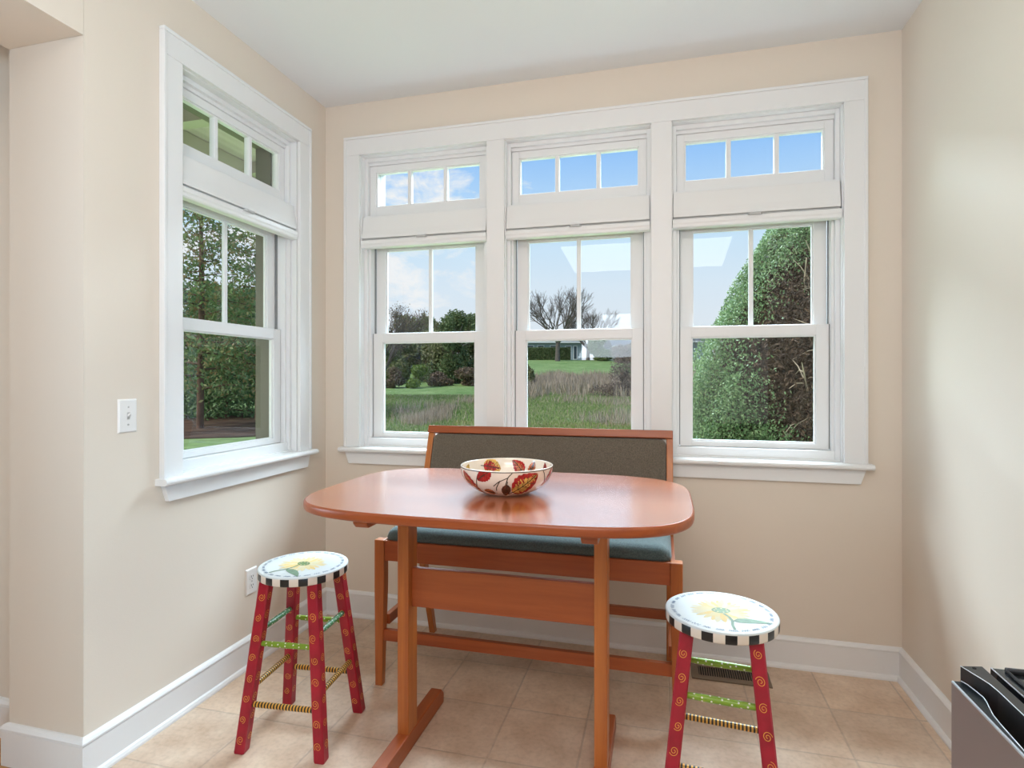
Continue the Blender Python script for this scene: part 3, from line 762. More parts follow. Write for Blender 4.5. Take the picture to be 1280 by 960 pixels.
for r, z, w in ((.1494, .0885, .0011),):
    a = [rim.verts.new((r * math.cos(2 * PI * k / n), r * math.sin(2 * PI * k / n), z - w)) for k in range(n)]; b = [rim.verts.new((r * math.cos(2 * PI * k / n), r * math.sin(2 * PI * k / n), z + w)) for k in range(n)]
    for k in range(n): rim.faces.new((a[k], a[(k + 1) % n], b[(k + 1) % n], b[k]))
obj('rim_line', rim, M['bowlrim'], bo)

# ------------------------------------------------------------------ range in the near right corner
rg = tag(empty('kitchen_range', (.66, .48, 0)), 'dark stainless steel kitchen range against the right wall in the near corner', 'kitchen range')
def W(p): return (p[0] - .66, p[1] - .48, p[2])
def wbox(bm, x0, x1, y0, y1, z0, z1, mi=0): box(bm, x0 - .66, x1 - .66, y0 - .48, y1 - .48, z0, z1, mi)
bm = nb(); wbox(bm, .385, .9605, .11, .85, .08, .868); obj('body', bm, M['panel'], rg, bevel=.003)
for lx in (.42, .93):
    for ly in (.14, .82):
        bm = nb(); wbox(bm, lx - .018, lx + .018, ly - .018, ly + .018, 0, .081); obj('leg', bm, M['bracket'], rg, bevel=.003)
# front door slab with a sculpted pull along its top
far = [(.359, .830), (.3625, .822), (.365, .806), (.3662, .794), (.365, .785), (.361, .770), (.3575, .755), (.356, .739), (.3535, .69), (.353, .64)]
inner = far + [(x, .96 - y) for x, y in far[::-1]]
bm = nb(); prism(bm, [(.347, .131), (.347, .829)] + inner, lambda p, q: W((p[0], p[1], .12 if q == 0 else .8945)))
bmesh.ops.recalc_face_normals(bm, faces=bm.faces)
for f in bm.faces: f.material_index = 1 if f.normal.z > .9 or f.normal.x > .3 else 0  # top and inner faces take the painted dark reflection
dr = obj('door', bm, [M['steel'], M['steelreflect']], rg, bevel=.0022, seg=3)
bm = nb(); tube(bm, [Vector(W((.3482, .133, .8935))), Vector(W((.3482, .827, .8935)))], .0017, 8); obj('front_highlight', bm, M['edge'], dr)  # bright strip added as the highlight along the rounded top edge
bm = nb(); tube(bm, [Vector(W((x - .0006, y, .8944))) for x, y in inner], .0006, 6); obj('inner_edge', bm, M['edge'], dr)
# bowed control strip, gap and glass cooktop
bow = [(.3625, .842), (.367, .826), (.3715, .812), (.3745, .800), (.3755, .785), (.375, .735), (.374, .64)]
bow = bow + [(x, .96 - y) for x, y in bow[::-1]]
bm = nb(); prism(bm, bow + [(.389, .112), (.389, .848)], lambda p, q: W((p[0], p[1], .846 if q == 0 else .908))); obj('control_strip', bm, M['panel'], rg, bevel=.001)
bm = nb(); tube(bm, [Vector(W((x + .0006, y, .9078))) for x, y in bow], .0006, 6); obj('strip_edge', bm, M['edge'], rg)
bm = nb(); prism(bm, [(.3765 + .0022 * math.cos(t), .839 + .0022 * math.sin(t)) for t in [2 * PI * k / 12 for k in range(12)]], lambda p, q: W((p[0], p[1], .9079 if q == 0 else .9086))); obj('strip_stud', bm, M['dark'], rg)
bm = nb(); wbox(bm, .3965, .9605, .11, .8465, .8685, .908); ct = obj('cooktop', bm, M['glassblack'], rg, bevel=.0015)
bm = nb(); tube(bm, [Vector(W((.397, .112, .9082))), Vector(W((.397, .8455, .9082)))], .0008, 6); obj('cooktop_edge', bm, M['edge'], ct)
bm = nb(); tube(bm, [Vector(W((.409, .837, .9105))), Vector(W((.955, .837, .9105)))], .0035, 10); tube(bm, [Vector(W((.409, .13, .9095))), Vector(W((.409, .837, .9105)))], .0018, 8); obj('raised_border', bm, M['panel'], ct)

# ------------------------------------------------------------------ outdoors
def gz(x, y):
    """height of the ground outside"""
    p = Vector((x, y, 0)); d = p.dot(FW); l = p.dot(RT)
    prof = [(0, -.6), (18, -.6), (20.5, -.56), (25, -.32), (30, -.07), (40, .32), (50, .92), (60, 1.86), (70, 2.73), (85, 4.0), (110, 4.6), (160, 5.2)]
    z = prof[-1][1]
    for (a, za), (b, zb) in zip(prof, prof[1:]):
        if d < b: z = za + (zb - za) * max(0, d - a) / (b - a); break
    s = l / max(d, 1e-3) if d > 1 else -1
    k = max(0, min(1, (s + .38) / .13)); k = k * k * (3 - 2 * k)
    return -.6 + (z + .6) * k

def lawn_mat():
    m, nt, b = nodes('lawn turf')
    tc = nt.nodes.new('ShaderNodeTexCoord')
    n = nt.nodes.new('ShaderNodeTexNoise'); n.inputs['Scale'].default_value = .35; n.inputs['Detail'].default_value = 8; n.inputs['Roughness'].default_value = .7
    r = nt.nodes.new('ShaderNodeValToRGB'); e = r.color_ramp.elements
    e[0].position = .35; e[0].color = (.14, .24, .07, 1); e[1].position = .68; e[1].color = (.27, .36, .14, 1)
    n2 = nt.nodes.new('ShaderNodeTexNoise'); n2.inputs['Scale'].default_value = 3; n2.inputs['Detail'].default_value = 6
    mx = nt.nodes.new('ShaderNodeMix'); mx.data_type = 'RGBA'; mx.blend_type = 'OVERLAY'; mx.inputs['Factor'].default_value = .5
    L = nt.links.new
    L(tc.outputs['Object'], n.inputs['Vector']); L(tc.outputs['Object'], n2.inputs['Vector']); L(n.outputs['Fac'], r.inputs['Fac'])
    L(r.outputs['Color'], mx.inputs['A']); L(n2.outputs['Fac'], mx.inputs['B']); L(mx.outputs['Result'], b.inputs['Base Color'])
    b.inputs['Roughness'].default_value = .9; b.inputs['Specular IOR Level'].default_value = .1
    return m
bm = nb(); GN = 90
vs = {}
xs = [-120 + 240 * i / GN for i in range(GN + 1)]; ys = [-30 + 190 * j / GN for j in range(GN + 1)]
for i, x in enumerate(xs):
    for j, y in enumerate(ys): vs[i, j] = bm.verts.new((x, y, gz(x, y)))
for i in range(GN):
    for j in range(GN): bm.faces.new((vs[i, j], vs[i + 1, j], vs[i + 1, j + 1], vs[i, j + 1])).smooth = True
struct('ground', bm, lawn_mat())
# mulch bed under the conifers on the left
M['mulch'] = P('brown mulch', (.10, .062, .042), .95, spec=.1, vary=(1.2, .4))
bm = nb(); cx, cy = field(285, 24)
poly = []
for k in range(28):
    t = 2 * PI * k / 28; p = FW * (24 + 6.5 * math.sin(t)) + RT * (-.5 * 24 + 7.5 * math.cos(t) * (1 + .1 * math.sin(3 * t)))
    poly.append(p)
prism(bm, [(p.x, p.y) for p in poly], lambda p, s: (p[0], p[1], gz(p[0], p[1]) + (-.05 if s == 0 else .03)))
o = struct('mulch_bed', bm, M['mulch'])

# grass that nobody could count
M['drygrass'] = leaf_mat('dry grass', [(.36, .27, .19), (.56, .46, .35), (.46, .35, .28), (.30, .25, .14)], .8, .2)
M['lushgrass'] = leaf_mat('green grass blades', [(.16, .25, .06), (.23, .32, .10), (.33, .36, .17), (.40, .36, .22)], .95, .1)
def blades(name, pts, h, w, mat, parent=None):
    n = len(pts); hh = h * rng.uniform(.5, 1.1, n)
    up = np.stack([rng.normal(0, .22, n), rng.normal(0, .22, n), np.ones(n)], 1); up /= np.linalg.norm(up, axis=1, keepdims=True)
    side = np.stack([np.full(n, RT.x), np.full(n, RT.y), np.zeros(n)], 1) + rng.normal(0, .4, (n, 3)) * [1, 1, 0]
    side /= np.linalg.norm(side, axis=1, keepdims=True)
    c = pts + up * (hh[:, None] / 2)
    return quads(name, c, up * hh[:, None] / 2, side * w, mat, parent)
def scatter(n, u0, u1, d0, d1):
    u = rng.uniform(u0, u1, n); d = np.sqrt(rng.uniform(d0 ** 2, d1 ** 2, n))
    P_ = np.array([[*field(a, b), 0] for a, b in zip(u, d)]); P_[:, 2] = [gz(x, y) for x, y, _ in P_]
    return P_
pts = scatter(32000, 645, 980, 31, 56)
dd = pts[:, 0] * FW.x + pts[:, 1] * FW.y; uu = 640 + FPX * (pts[:, 0] * RT.x + pts[:, 1] * RT.y) / dd
wob = 1.6 * np.sin(uu / 9) + 1.2 * np.sin(uu / 23 + 2) + rng.normal(0, 1.3, len(pts))
g = blades('meadow_grass', pts[(dd > 35 + wob + np.clip((uu - 720) / 25, 0, 2)) & (dd < 51 + wob)], 1.0, .03, M['drygrass']); tag(g, 'tall dry tan meadow grass beyond the lawn', 'grass', kind='stuff')
cl = [(532, 22.5, .8, 420), (546, 23.5, .5, 330), (520, 21.5, .5, 200), (556, 26, .5, 180), (505, 25, .4, 60), (588, 30, .6, 160), (540, 27, 1.6, 160), (745, 22.5, .8, 120), (775, 21.5, .9, 200), (785, 24, .8, 160), (720, 30.5, 1.2, 200), (770, 29, 1.2, 260)]
pts = []
for u, d, sg, k in cl:
    x, y = field(u, d); q = rng.normal(0, sg * .6, (k, 3)) + [x, y, 0]; q[:, 2] = [gz(a, b) for a, b, _ in q]; pts.append(q)
pts = np.concatenate(pts)
g = blades('wild_grass', pts, .55, .012, M['drygrass']); tag(g, 'dry wild grass tufts in the near lawn', 'grass', kind='stuff')
pts = scatter(60000, 430, 860, 12, 36)
g = blades('lawn_grass', pts, .16, .022, M['lushgrass']); tag(g, 'short green lawn grass outside the back windows', 'grass', kind='stuff')

# ---- woody plants
def grow(bm, p, d, L, r, depth, rnd, ends, spread=.6, kids=(2, 4), up=.15, n=5, shrink=.68):
    pts = [p.copy()]; q = p.copy(); dd = d.copy()
    for k in range(3):
        dd = (dd + Vector((rnd.uniform(-1, 1), rnd.uniform(-1, 1), rnd.uniform(-1, 1))) * .13 + Vector((0, 0, up * .3))).normalized()
        q = q + dd * (L / 3); pts.append(q.copy())
    tube(bm, pts, [r * (1 - .13 * k) for k in range(4)], n, 0, caps=False)
    if depth == 0: ends.append(q); return
    for _ in range(rnd.randint(*kids)):
        t = rnd.uniform(.45, 1); i = min(2, int(t * 3)); o = pts[i].lerp(pts[i + 1], t * 3 - i)
        nd = (dd + Vector((rnd.uniform(-1, 1), rnd.uniform(-1, 1), rnd.uniform(-.7, 1))) * spread).normalized()
        grow(bm, o, nd, L * shrink * rnd.uniform(.8, 1.15), r * .55, depth - 1, rnd, ends, spread, kids, up, max(3, n - 1), shrink)
    grow(bm, q, (dd + Vector((rnd.uniform(-1, 1), rnd.uniform(-1, 1), .2)) * .3).normalized(), L * shrink, r * .62, depth - 1, rnd, ends, spread, kids, up, max(3, n - 1), shrink)

M['bark'] = P('grey bark', (.13, .11, .095), .9, vary=(3, .3))
M['pinebark'] = P('reddish bark', (.16, .09, .06), .9, vary=(3, .3))
M['twig'] = P('pale twig bark', (.36, .28, .20), .9, vary=(6, .3))

def bare_tree(u, d, H, label, seed, leafy=None, spread=.62, depth=5, trunk=.22, leaf=.05, r=None):
    x, y = field(u, d); z = gz(x, y); rnd = random.Random(seed)
    root = tag(empty('bare_tree', (x, y, z)), label, 'tree')
    bm = nb(); ends = []
    r = r or H * .028
    tube(bm, [(0, 0, -.1), (0, 0, H * trunk * .5), (.05, 0, H * trunk)], [r * 1.25, r, r * .95], 8, 0, caps=False)
    obj('trunk', bm, M['bark'], root)
    bm = nb()
    for k in range(7):
        a = 2 * PI * k / 7 + rnd.uniform(-.3, .3)
        grow(bm, Vector((.03, 0, H * trunk * rnd.uniform(.88, .99))), Vector((math.cos(a) * .62, math.sin(a) * .62, rnd.uniform(.55, 1))).normalized(), H * .30, r * .5, depth - 1, rnd, ends, spread, (2, 3), .12, 5, .66)
    obj('branches', bm, M['bark'], root)
    if leafy:
        E = np.array([list(e) for e in ends]); E = np.repeat(E, 3, 0) + rng.normal(0, .12, (len(E) * 3, 3))
        leafcloud('foliage', E, leaf, leafy, root)
    return root

def crown_tree(name, u, d, w, h, label, cat, mat, nl, leaf, group=None, trunk=True, base=.0, lob=9, sq=1.0, seed=1):
    """rounded tree or shrub: lobed crown of leaf sprays over a trunk"""
    x, y = field(u, d); z = gz(x, y); rnd = np.random.default_rng(seed)
    root = tag(empty(name, (x, y, z)), label, cat, group)
    bm = nb(); ends = []
    grow(bm, Vector((0, 0, -.1)), Vector((0, 0, 1)), h * .45, max(.03, h * .025), 2, random.Random(seed), ends, .9, (3, 4), .1, 6, .6)
    obj('trunk', bm, M['bark'], root)
    cs = np.stack([rnd.normal(0, .30 * w, lob), rnd.normal(0, .30 * w, lob), h * (base + (1 - base) * rnd.uniform(.10, .80, lob))], 1)
    cs[:lob // 3, 2] = h * .14; cs[lob // 3:, :2] *= (1.15 - cs[lob // 3:, 2:3] / h * .75)
    rs = w * rnd.uniform(.26, .42, lob) * (1 if lob < 15 else .72)
    k = rnd.integers(0, lob, nl); v = rnd.normal(size=(nl, 3)); v /= np.linalg.norm(v, axis=1, keepdims=True)
    pts = cs[k] + v * (rs[k] * rnd.uniform(.55, 1.05, nl) )[:, None] * [1, 1, sq * h / (2.4 * w) + .35]
    pts = pts[pts[:, 2] > .02]; pts[:, 2] = np.minimum(pts[:, 2], h * 1.03)
    leafcloud('foliage', pts, leaf, mat, root)
    return root

G1 = leaf_mat('dark evergreen', [(.09, .13, .055), (.15, .21, .085), (.22, .28, .12)])
G2 = leaf_mat('olive spring leaves', [(.17, .20, .08), (.26, .28, .12), (.32, .31, .17)])
G3 = leaf_mat('brown brush', [(.15, .105, .075), (.25, .18, .13), (.20, .17, .09)])
G4 = leaf_mat('yellow green shrub', [(.13, .20, .04), (.22, .30, .07), (.17, .24, .05)])
G5 = leaf_mat('spring green', [(.15, .22, .07), (.25, .32, .11), (.20, .25, .10)])
G6 = leaf_mat('thicket twigs', [(.16, .115, .095), (.25, .19, .16), (.19, .15, .12)])
WG = 'trees behind the lawn'
crown_tree('evergreen_tree', 569, 49, 2.9, 6.9, 'dark bushy evergreen seen through the left back window, right of its centre bar', 'tree', G1, 13000, .08, seed=3, lob=26)
crown_tree('woodland_tree', 596, 52, 2.8, 6.6, 'smaller dark evergreen tucked at the right edge of the left back window', 'tree', G1, 10000, .09, seed=4, lob=20)
crown_tree('woodland_tree', 497, 50, 2.6, 4.6, 'low olive tree at the left edge of the left back window', 'tree', G2, 7000, .10, seed=5)
crown_tree('woodland_tree', 519, 53, 2.6, 5.0, 'olive tree behind the round yellow green shrub', 'tree', G2, 7000, .10, seed=6)
crown_tree('woodland_tree', 541, 51, 2.2, 5.0, 'brownish olive tree left of the dark bushy evergreen', 'tree', G2, 6500, .10, seed=7)
crown_tree('woodland_tree', 470, 52, 2.6, 4.8, 'olive tree mostly hidden behind the left frame of the back windows', 'tree', G2, 6000, .10, seed=8)
crown_tree('woodland_tree', 500, 60, 3.4, 6.4, 'olive tree in the back row at the far left of the left back window', 'tree', G2, 7000, .12, seed=31, lob=18)
crown_tree('woodland_tree', 531, 61, 3.4, 6.4, 'olive tree in the back row, behind the left back window centre bar', 'tree', G2, 7000, .12, seed=32, lob=18)
crown_tree('woodland_tree', 556, 60, 3.2, 6.2, 'olive tree in the back row, between the centre bar and the dark bushy evergreen', 'tree', G2, 7000, .12, seed=33, lob=18)
crown_tree('shrub', 521, 44, 1.25, 1.75, 'round yellow green shrub at the lawn edge in the left back window', 'shrub', G4, 3500, .07, seed=9)
crown_tree('shrub', 494, 44, 1.4, 1.5, 'low brown shrub at the lawn edge left of the yellow green one', 'shrub', G3, 3000, .07, seed=10)
crown_tree('shrub', 547, 46, 1.4, 1.5, 'low brown shrub at the foot of the dark bushy evergreen', 'shrub', G3, 3000, .07, seed=11)
crown_tree('shrub', 584, 46, 1.6, 1.4, 'low brown shrub at the right edge of the left back window', 'shrub', G3, 3000, .07, seed=12)
bare_tree(478, 33, 6.0, 'sparse budding tree at the left edge of the left back window', 21, G3, .8, 5, .25, .035)
bare_tree(697, 82, 11.2, 'bare branching tree in the middle back window, in front of the clipped hedge', 5, None, .62, 6, .24)
bare_tree(735, 92, 9.6, 'second bare tree behind the first, right of the centre bar', 8, None, .62, 6, .2)
bare_tree(869, 60, 5.2, 'faint bare tree low in the left of the right back window', 9, None, .62, 5, .2, r=.07)
crown_tree('shrub', 778, 34.5, 1.7, 2.4, 'tall brown thicket bush right in the middle back window', 'shrub', G6, 6500, .03, seed=14, lob=14)
crown_tree('shrub', 660, 38, .8, 2.1, 'dark green weedy bush left in the middle back window', 'shrub', G2, 2500, .06, seed=15)
crown_tree('shrub', 785, 78, 3.4, 2.6, 'brown leafless hedge bush below the far right house', 'shrub', G3, 5000, .11, seed=16)
crown_tree('spring_tree', 752, 84, 2.6, 4.4, 'fresh green tree between the two far houses', 'tree', G5, 4500, .13, seed=17)
# clipped hedge
x, y = field(684, 86); hd = tag(empty('hedge', (x, y, gz(x, y)), YAW), 'clipped dark green hedge behind the bare tree', 'hedge')
pts = rng.uniform([-3.6, -.6, 0], [3.4, .6, 1.75], (14000, 3)); k = rng.integers(0, 3, len(pts))
pts[k == 0, 1] = -.6 + rng.normal(0, .04, (k == 0).sum()); pts[k == 1, 2] = 1.75 + rng.normal(0, .03, (k == 1).sum())
leafcloud('foliage', pts, .09, G1, hd)
for i in range(8):
    bm = nb(); tube(bm, [(-3.2 + i * .9, 0, -.1), (-3.2 + i * .9, 0, 1.5)], .04, 6); obj('stem', bm, M['bark'], hd)

# far houses
M['siding'] = P('blue grey siding', (.24, .30, .34), .8); M['roofs'] = P('grey roof shingles', (.13, .145, .16), .9, vary=(2, .2))
M['siding2'] = P('pale siding', (.42, .44, .46), .8); M['housewhite'] = P('white house trim', (.75, .76, .78), .7); M['pane'] = P('dark house pane', (.05, .07, .09), .15)
def house(u, d, w, dep, h, rh, label, siding, wins):
    x, y = field(u, d); z = gz(x, y)
    root = tag(empty('house', (x, y, z), YAW), label, 'house')
    bm = nb(); box(bm, -w / 2, w / 2, 0, dep, -.5, h); obj('wall', bm, siding, root)
    bm = nb(); prism(bm, [(-.5, h), (dep + .5, h), (dep / 2, h + rh)], lambda p, s: (-w / 2 - .4 if s == 0 else w / 2 + .4, p[0], p[1])); obj('roof', bm, M['roofs'], root)
    bm = nb(); box(bm, -w / 2 - .4, w / 2 + .4, -.56, -.48, h - .22, h + .04); obj('fascia', bm, M['housewhite'], root)
    for (a, b, ww, hh) in wins:
        bm = nb(); box(bm, a - ww / 2 - .1, a + ww / 2 + .1, -.06, .02, b - .1, b + hh + .1); f = obj('window', bm, M['housewhite'], root)
        bm = nb(); box(bm, a - ww / 2, a + ww / 2, -.08, -.05, b, b + hh); obj('pane', bm, M['pane'], f)
    return root
house(686, 100, 11.5, 8, 3.3, 2.3, 'blue grey house behind the clipped hedge', M['siding'], [(-3.2, 1.2, 1, 1.4), (-1.4, 1.2, 1, 1.4), (.8, 1.2, 1, 1.4), (3.4, .3, .9, 2.2), (4.6, .3, .5, 2.2)])
house(800, 98, 9, 8, 2.5, 2.2, 'pale grey roofed house far right in the middle back window', M['siding2'], [(-2.5, 1, 1, 1.2), (0, 1, 1, 1.2)])
house(862, 90, 5, 6, 3.0, 2.0, 'small blue grey house left of the tall hedge tree', M['siding'], [(-.5, 1.2, 1, 1.2)])

# ---- tall clipped evergreen close outside the right window
AVu, AVd = 1018, 5.0
ax_, ay_ = field(AVu, AVd); az = -.6
av = tag(empty('arborvitae', (ax_, ay_, az), YAW), 'tall green hedge tree with a bare brown side close outside the right back window', 'tree')
prof = [(0, 1.0), (.7, 1.05), (1.33, 1.04), (1.7, 1.0), (2.17, .945), (2.32, .86), (2.59, .70), (2.83, .56), (3.0, .47), (3.18, .36), (3.34, .2), (3.42, .03)]
pz = np.array([p[0] for p in prof]); pr = np.array([p[1] for p in prof])
def shell(n, k0, k1):
    z = rng.uniform(0, 3.42, n * 2); r = np.interp(z, pz, pr); keep = rng.uniform(0, 1.06, n * 2) < r; z, r = z[keep][:n], r[keep][:n]
    th = rng.uniform(0, 2 * PI, len(z)); lump = 1 + .05 * np.sin(5 * th + 4 * z) + .04 * np.sin(9 * th - 7 * z)
    q = r * lump * rng.uniform(k0, k1, len(z))
    return np.stack([q * np.cos(th), q * np.sin(th), z], 1), th
pts, th = shell(300000, .84, 1.03)
# bare side: faces the house and the right; local -y is towards the room
edge = np.interp(pts[:, 2], [0, .9, 1.3, 1.7, 1.95, 2.3, 2.6, 2.9, 3.4], [-.45, -.45, -.54, -.78, -.88, -.80, -.58, -.32, 0]) + .05 * np.sin(11 * pts[:, 2]) + rng.normal(0, .09, len(pts))
lim = 2.95 + rng.normal(0, .15, len(pts))
bare = (pts[:, 1] < .55) & (pts[:, 0] > edge) & (pts[:, 2] < lim)
M['av'] = leaf_mat('arborvitae sprays', [(.045, .08, .032), (.09, .145, .06), (.14, .20, .09), (.19, .245, .115)], .6, .25)
M['avin'] = leaf_mat('dead inner sprays', [(.035, .024, .017), (.065, .044, .03), (.12, .075, .05)], .9, .05)
leafcloud('foliage', pts[~bare], .0070, M['av'], av, 1.9, (0, 0, .5))
bm = nb(); lathe(bm, [(r * .60 * (.97 + .06 * math.sin(9 * i)), z) for i, (z, r) in enumerate([(q[0], q[1]) for q in prof][:-2])], 40)
obj('inner_thicket', bm, P('dead inner thicket', (.045, .03, .02), .95, spec=.05, vary=(14, .6), bump=(40, 1)), av)
ip, _ = shell(150000, .55, .88)
leafcloud('dead_foliage', ip, .0075, M['avin'], av, 3.0, (0, 0, -.2))
bm = nb(); tube(bm, [(0, 0, -.1), (.03, 0, 1.5), (0, 0, 3.2)], [.10, .07, .02], 8); obj('trunk', bm, M['pinebark'], av)
bm = nb(); rnd = random.Random(4)
for k in range(64):
    z0 = rnd.uniform(.5, 2.6); a = rnd.uniform(-2.35, -.2); r1 = np.interp(min(z0 + .5, 3.3), pz, pr) * rnd.uniform(.88, 1.04)
    p0 = Vector((.06 * math.cos(a), .06 * math.sin(a), z0)); p3 = Vector((r1 * math.cos(a + rnd.uniform(-.3, .3)), r1 * math.sin(a), z0 + rnd.uniform(.15, .75)))
    p1 = p0.lerp(p3, .4) + Vector((0, 0, -.12)); p2 = p0.lerp(p3, .75) + Vector((rnd.uniform(-.05, .05), rnd.uniform(-.05, .05), -.06))
    r0 = rnd.uniform(.008, .015)
    tube(bm, [p0, p1, p2, p3], [r0, r0 * .8, r0 * .6, r0 * .3], 5, 0, caps=False)
    for j in range(4):
        t = rnd.uniform(.4, .95); q = p1.lerp(p3, t); e = q + Vector((rnd.uniform(-.18, .18), rnd.uniform(-.18, .18), rnd.uniform(-.12, .16)))
        tube(bm, [q, q.lerp(e, .5) + Vector((0, 0, .02)), e], [r0 * .4, r0 * .3, r0 * .15], 4, 0, caps=False)
obj('branches', bm, M['twig'], av)

# ---- conifers outside the left window
PN = leaf_mat('pine needles', [(.08, .15, .065), (.14, .24, .09), (.23, .32, .13), (.17, .25, .13)])
PO = leaf_mat('pine needles with rusty tips', [(.12, .20, .08), (.22, .30, .11), (.36, .23, .11), (.26, .35, .13), (.17, .26, .11)])
def conifer(u, d, h, w, label, mat, seed, z0=.08, nbr=46, leaf=.09, den=70, drop=-.12):
    x, y = field(u, d); z = gz(x, y); rnd = random.Random(seed)
    root = tag(empty('conifer_tree', (x, y, z)), label, 'tree')
    bm = nb(); tube(bm, [(0, 0, -.1), (.05, .03, h * .5), (0, 0, h)], [h * .012, h * .009, .01], 8, 0, caps=False); obj('trunk', bm, M['pinebark'], root)
    bm = nb(); cl = []
    for k in range(nbr):
        t = z0 + (1 - z0) * (k / nbr) ** .9; zz = t * h; L = w * (1 - t * .85) * rnd.uniform(.7, 1.15); a = k * 2.4 + rnd.uniform(-.3, .3)
        p0 = Vector((0, 0, zz)); p2 = Vector((L * math.cos(a), L * math.sin(a), zz + L * rnd.uniform(drop, drop + .25))); p1 = p0.lerp(p2, .5) + Vector((0, 0, .05 * L))
        tube(bm, [p0, p1, p2], [.05 * (1 - t * .7), .03 * (1 - t * .7), .008], 5, 0, caps=False)
        m = int(den * (L / w + .25))
        s = np.array([[*(p1.lerp(p2, (q - .3) / .7) if q > .3 else p0.lerp(p1, q / .3))] for q in rng.uniform(.25, 1.03, m)])
        cl.append(s + rng.normal(0, 1, (m, 3)) * [.22 * L + .06, .22 * L + .06, .10 * L + .05])
    obj('branches', bm, M['pinebark'], root)
    leafcloud('foliage', np.concatenate(cl), leaf, mat, root, 1.7)
conifer(250, 21, 10.5, 2.9, 'tall rusty tipped conifer at the left edge of the left wall window', PO, 1, .14, 50, .05, 260)
conifer(322, 24, 9.8, 2.6, 'tall rusty tipped conifer at the right edge of the left wall window', PO, 2, .2, 46, .05, 230)
conifer(283, 26, 6.0, 3.0, 'shorter dark conifer between the two rusty tipped ones', PN, 3, .08, 54, .055, 280, -.25)
conifer(222, 27, 6.4, 3.2, 'dark conifer mostly hidden behind the left frame of the left wall window', PN, 4, .08, 46, .10, 90, -.25)
conifer(262, 33, 7.4, 3.6, 'dense green conifer behind the rusty tipped one on the left', PN, 5, .12, 50, .07, 260, -.2)
conifer(310, 36, 7.6, 3.4, 'farthest green conifer, in front of the pale house', PN, 6, .3, 44, .07, 240, -.2)
conifer(345, 34, 7.2, 3.4, 'dense green conifer mostly hidden by the right side of the left wall window', PN, 7, .12, 46, .12, 100, -.2)
house(312, 60, 12, 8, 3.6, 3.0, 'pale house glimpsed through the conifers on the left', M['siding2'], [(-3, 1.2, 1.2, 1.4), (0, 1.2, 1.2, 1.4), (3, 1.2, 1.2, 1.4)])

# porch roof outside the left window
def bead_mat():
    m, nt, b = nodes('porch beadboard')
    tc = nt.nodes.new('ShaderNodeTexCoord'); w = nt.nodes.new('ShaderNodeTexWave'); w.wave_type = 'BANDS'; w.bands_direction = 'X'; w.inputs['Scale'].default_value = 4
    bp = nt.nodes.new('ShaderNodeBump'); bp.inputs['Strength'].default_value = .4; bp.inputs['Distance'].default_value = .01
    nt.links.new(tc.outputs['Object'], w.inputs['Vector']); nt.links.new(w.outputs['Fac'], bp.inputs['Height']); nt.links.new(bp.outputs['Normal'], b.inputs['Normal'])
    b.inputs['Base Color'].default_value = (.46, .36, .38, 1); b.inputs['Roughness'].default_value = .7
    return m
bm = nb(); prism(bm, [(-3.5, 1.7), (-1.93, 1.7), (-1.93, 3.2), (-2.5, 4.45), (-3.5, 4.45)], lambda p, q: (p[0], p[1], 3.02 if q == 0 else 3.2)); pr_ = struct('porch_roof', bm, bead_mat())
bm = nb(); box(bm, -3.45, -3.25, 1.7, 4.4, 2.80, 3.019); obj('beam', bm, P('porch beam paint', (.38, .325, .28), .7), pr_, bevel=.01)
bm = nb()
for yy in (2.2, 3.1, 4.0): box(bm, -3.249, -2.35 if yy > 3.5 else -1.931, yy - .05, yy + .05, 2.93, 3.019)
obj('rafters', bm, P('porch rafter paint', (.38, .325, .28), .7), pr_)
# roof over the house
bm = nb(); prism(bm, PLAN, lambda p, q: (p[0], p[1], 3.0 if q == 0 else 3.2)); struct('roof', bm, M['roofs'])

# ------------------------------------------------------------------ sky, sun and lamps
w = bpy.data.worlds.new('sky'); bpy.context.scene.world = w; w.use_nodes = True; nt = w.node_tree
bg = nt.nodes['Background']; tc = nt.nodes.new('ShaderNodeTexCoord'); sp = nt.nodes.new('ShaderNodeSeparateXYZ')
L = nt.links.new
L(tc.outputs['Generated'], sp.inputs[0])
r = nt.nodes.new('ShaderNodeValToRGB'); e = r.color_ramp.elements
e[0].position = 0; e[0].color = (.80, .85, .93, 1)
e[1].position = 1; e[1].color = (.16, .36, .86, 1)
for p, c in ((.10, (.78, .85, .95)), (.155, (.74, .85, .98)), (.25, (.58, .79, 1.0)), (.36, (.32, .58, 1.0)), (.5, (.26, .50, .98))):
    q = e.new(p); q.color = (*c, 1)
L(sp.outputs['Z'], r.inputs['Fac'])
mp = nt.nodes.new('ShaderNodeMapping'); mp.inputs['Scale'].default_value = (5, 5, 11)
L(tc.outputs['Generated'], mp.inputs['Vector'])
n = nt.nodes.new('ShaderNodeTexNoise'); n.inputs['Scale'].default_value = 2.1; n.inputs['Detail'].default_value = 7; n.inputs['Roughness'].default_value = .6; n.inputs['Distortion'].default_value = .3
L(mp.outputs[0], n.inputs['Vector'])
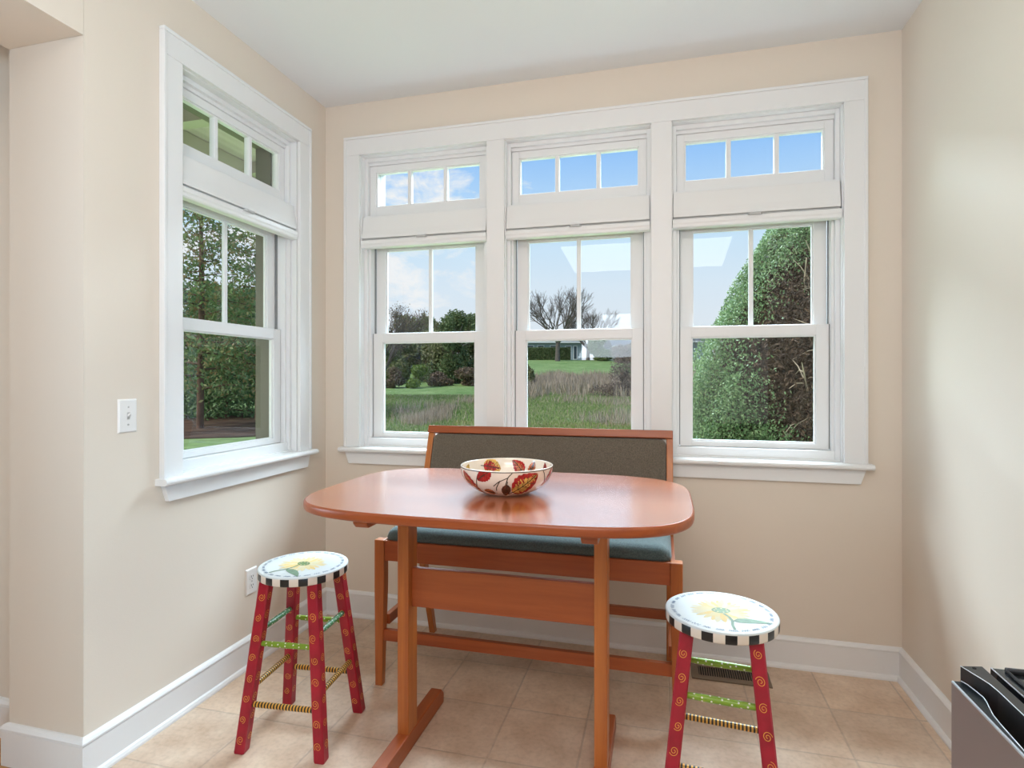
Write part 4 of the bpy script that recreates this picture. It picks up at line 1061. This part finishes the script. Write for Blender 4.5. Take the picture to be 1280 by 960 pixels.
# more cloud towards the west (-x)
mr = nt.nodes.new('ShaderNodeMapRange'); mr.inputs['From Min'].default_value = -.14; mr.inputs['From Max'].default_value = -.36; mr.inputs['To Min'].default_value = -.20; mr.inputs['To Max'].default_value = .075
L(sp.outputs['X'], mr.inputs['Value'])
ad = nt.nodes.new('ShaderNodeMath'); ad.operation = 'ADD'; L(n.outputs['Fac'], ad.inputs[0]); L(mr.outputs[0], ad.inputs[1])
cr = nt.nodes.new('ShaderNodeValToRGB'); cr.color_ramp.elements[0].position = .50; cr.color_ramp.elements[1].position = .66
L(ad.outputs[0], cr.inputs['Fac'])
mx = nt.nodes.new('ShaderNodeMix'); mx.data_type = 'RGBA'; mx.inputs['B'].default_value = (.93, .93, .97, 1)
L(cr.outputs['Color'], mx.inputs['Factor']); L(r.outputs['Color'], mx.inputs['A'])
L(mx.outputs['Result'], bg.inputs['Color']); bg.inputs['Strength'].default_value = 1.0

def lamp(name, kind, loc, energy, col, size=None, target=None, sy=None, **kw):
    l = bpy.data.lights.new(name, kind); l.energy = energy; l.color = col
    if kind == 'AREA':
        l.shape = 'RECTANGLE'; l.size = size; l.size_y = sy or size
    for k, v in kw.items(): setattr(l, k, v)
    o = bpy.data.objects.new(name, l); C.objects.link(o); o.location = loc
    if target is not None:
        o.rotation_euler = (Vector(target) - Vector(loc)).to_track_quat('-Z', 'Y').to_euler()
    return o
s = lamp('sun', 'SUN', (0, 0, 20), 3.4, (1, .96, .9), angle=R(25)); s.rotation_euler = Vector((.62, .62, -1.0)).to_track_quat('-Z', 'Y').to_euler()
# unseen fill lamps added to brighten the room, one of them for the sky
lamp('hall_fill_light', 'AREA', (-5.0, -.25, 1.55), 15, (.46, .76, 1), 1.0, (.97, 2.1, 1.5), 1.9, spread=R(70))  # added lamp without a window, throws cool light on the right wall
lamp('sky_stand_in', 'AREA', (-.4, 8.0, 6.8), 5500, (.69, .86, 1), 9.0, (-.4, 1.9, .7), 4.2)  # added area lamp above the view, stands in for a brighter sky
lamp('kitchen_fill_light', 'AREA', (2.4, -1.7, 1.3), 11, (.32, .68, 1), 1.2, (-1.75, 1.6, 1.0), 1.2, spread=R(60))  # added out of view to brighten and cool the left wall
lamp('rear_fill_light', 'AREA', (.4, -3.6, 1.2), 12, (.97, .98, 1), 2.4, (-.4, 2.0, .3), 1.6)  # added frontal fill behind the camera, no window modelled
lamp('ceiling_fill_light', 'AREA', (-.25, -.3, 1.73), 40, (.86, .93, 1), 1.0, (-.35, .3, 2.74))  # added unseen upward lamp that brightens the ceiling for soft bounce
lamp('overhead_fill_light', 'AREA', (-.2, -.75, 2.72), 70, (1, .92, .82), 1.8, (-.2, -.5, 0))  # added unseen downlight, placed to reach the floor under the table

sc = bpy.context.scene
sc.view_settings.view_transform = 'Standard'; sc.view_settings.look = 'None'; sc.view_settings.exposure = 0; sc.view_settings.gamma = 1; sc.view_settings.use_curve_mapping = False
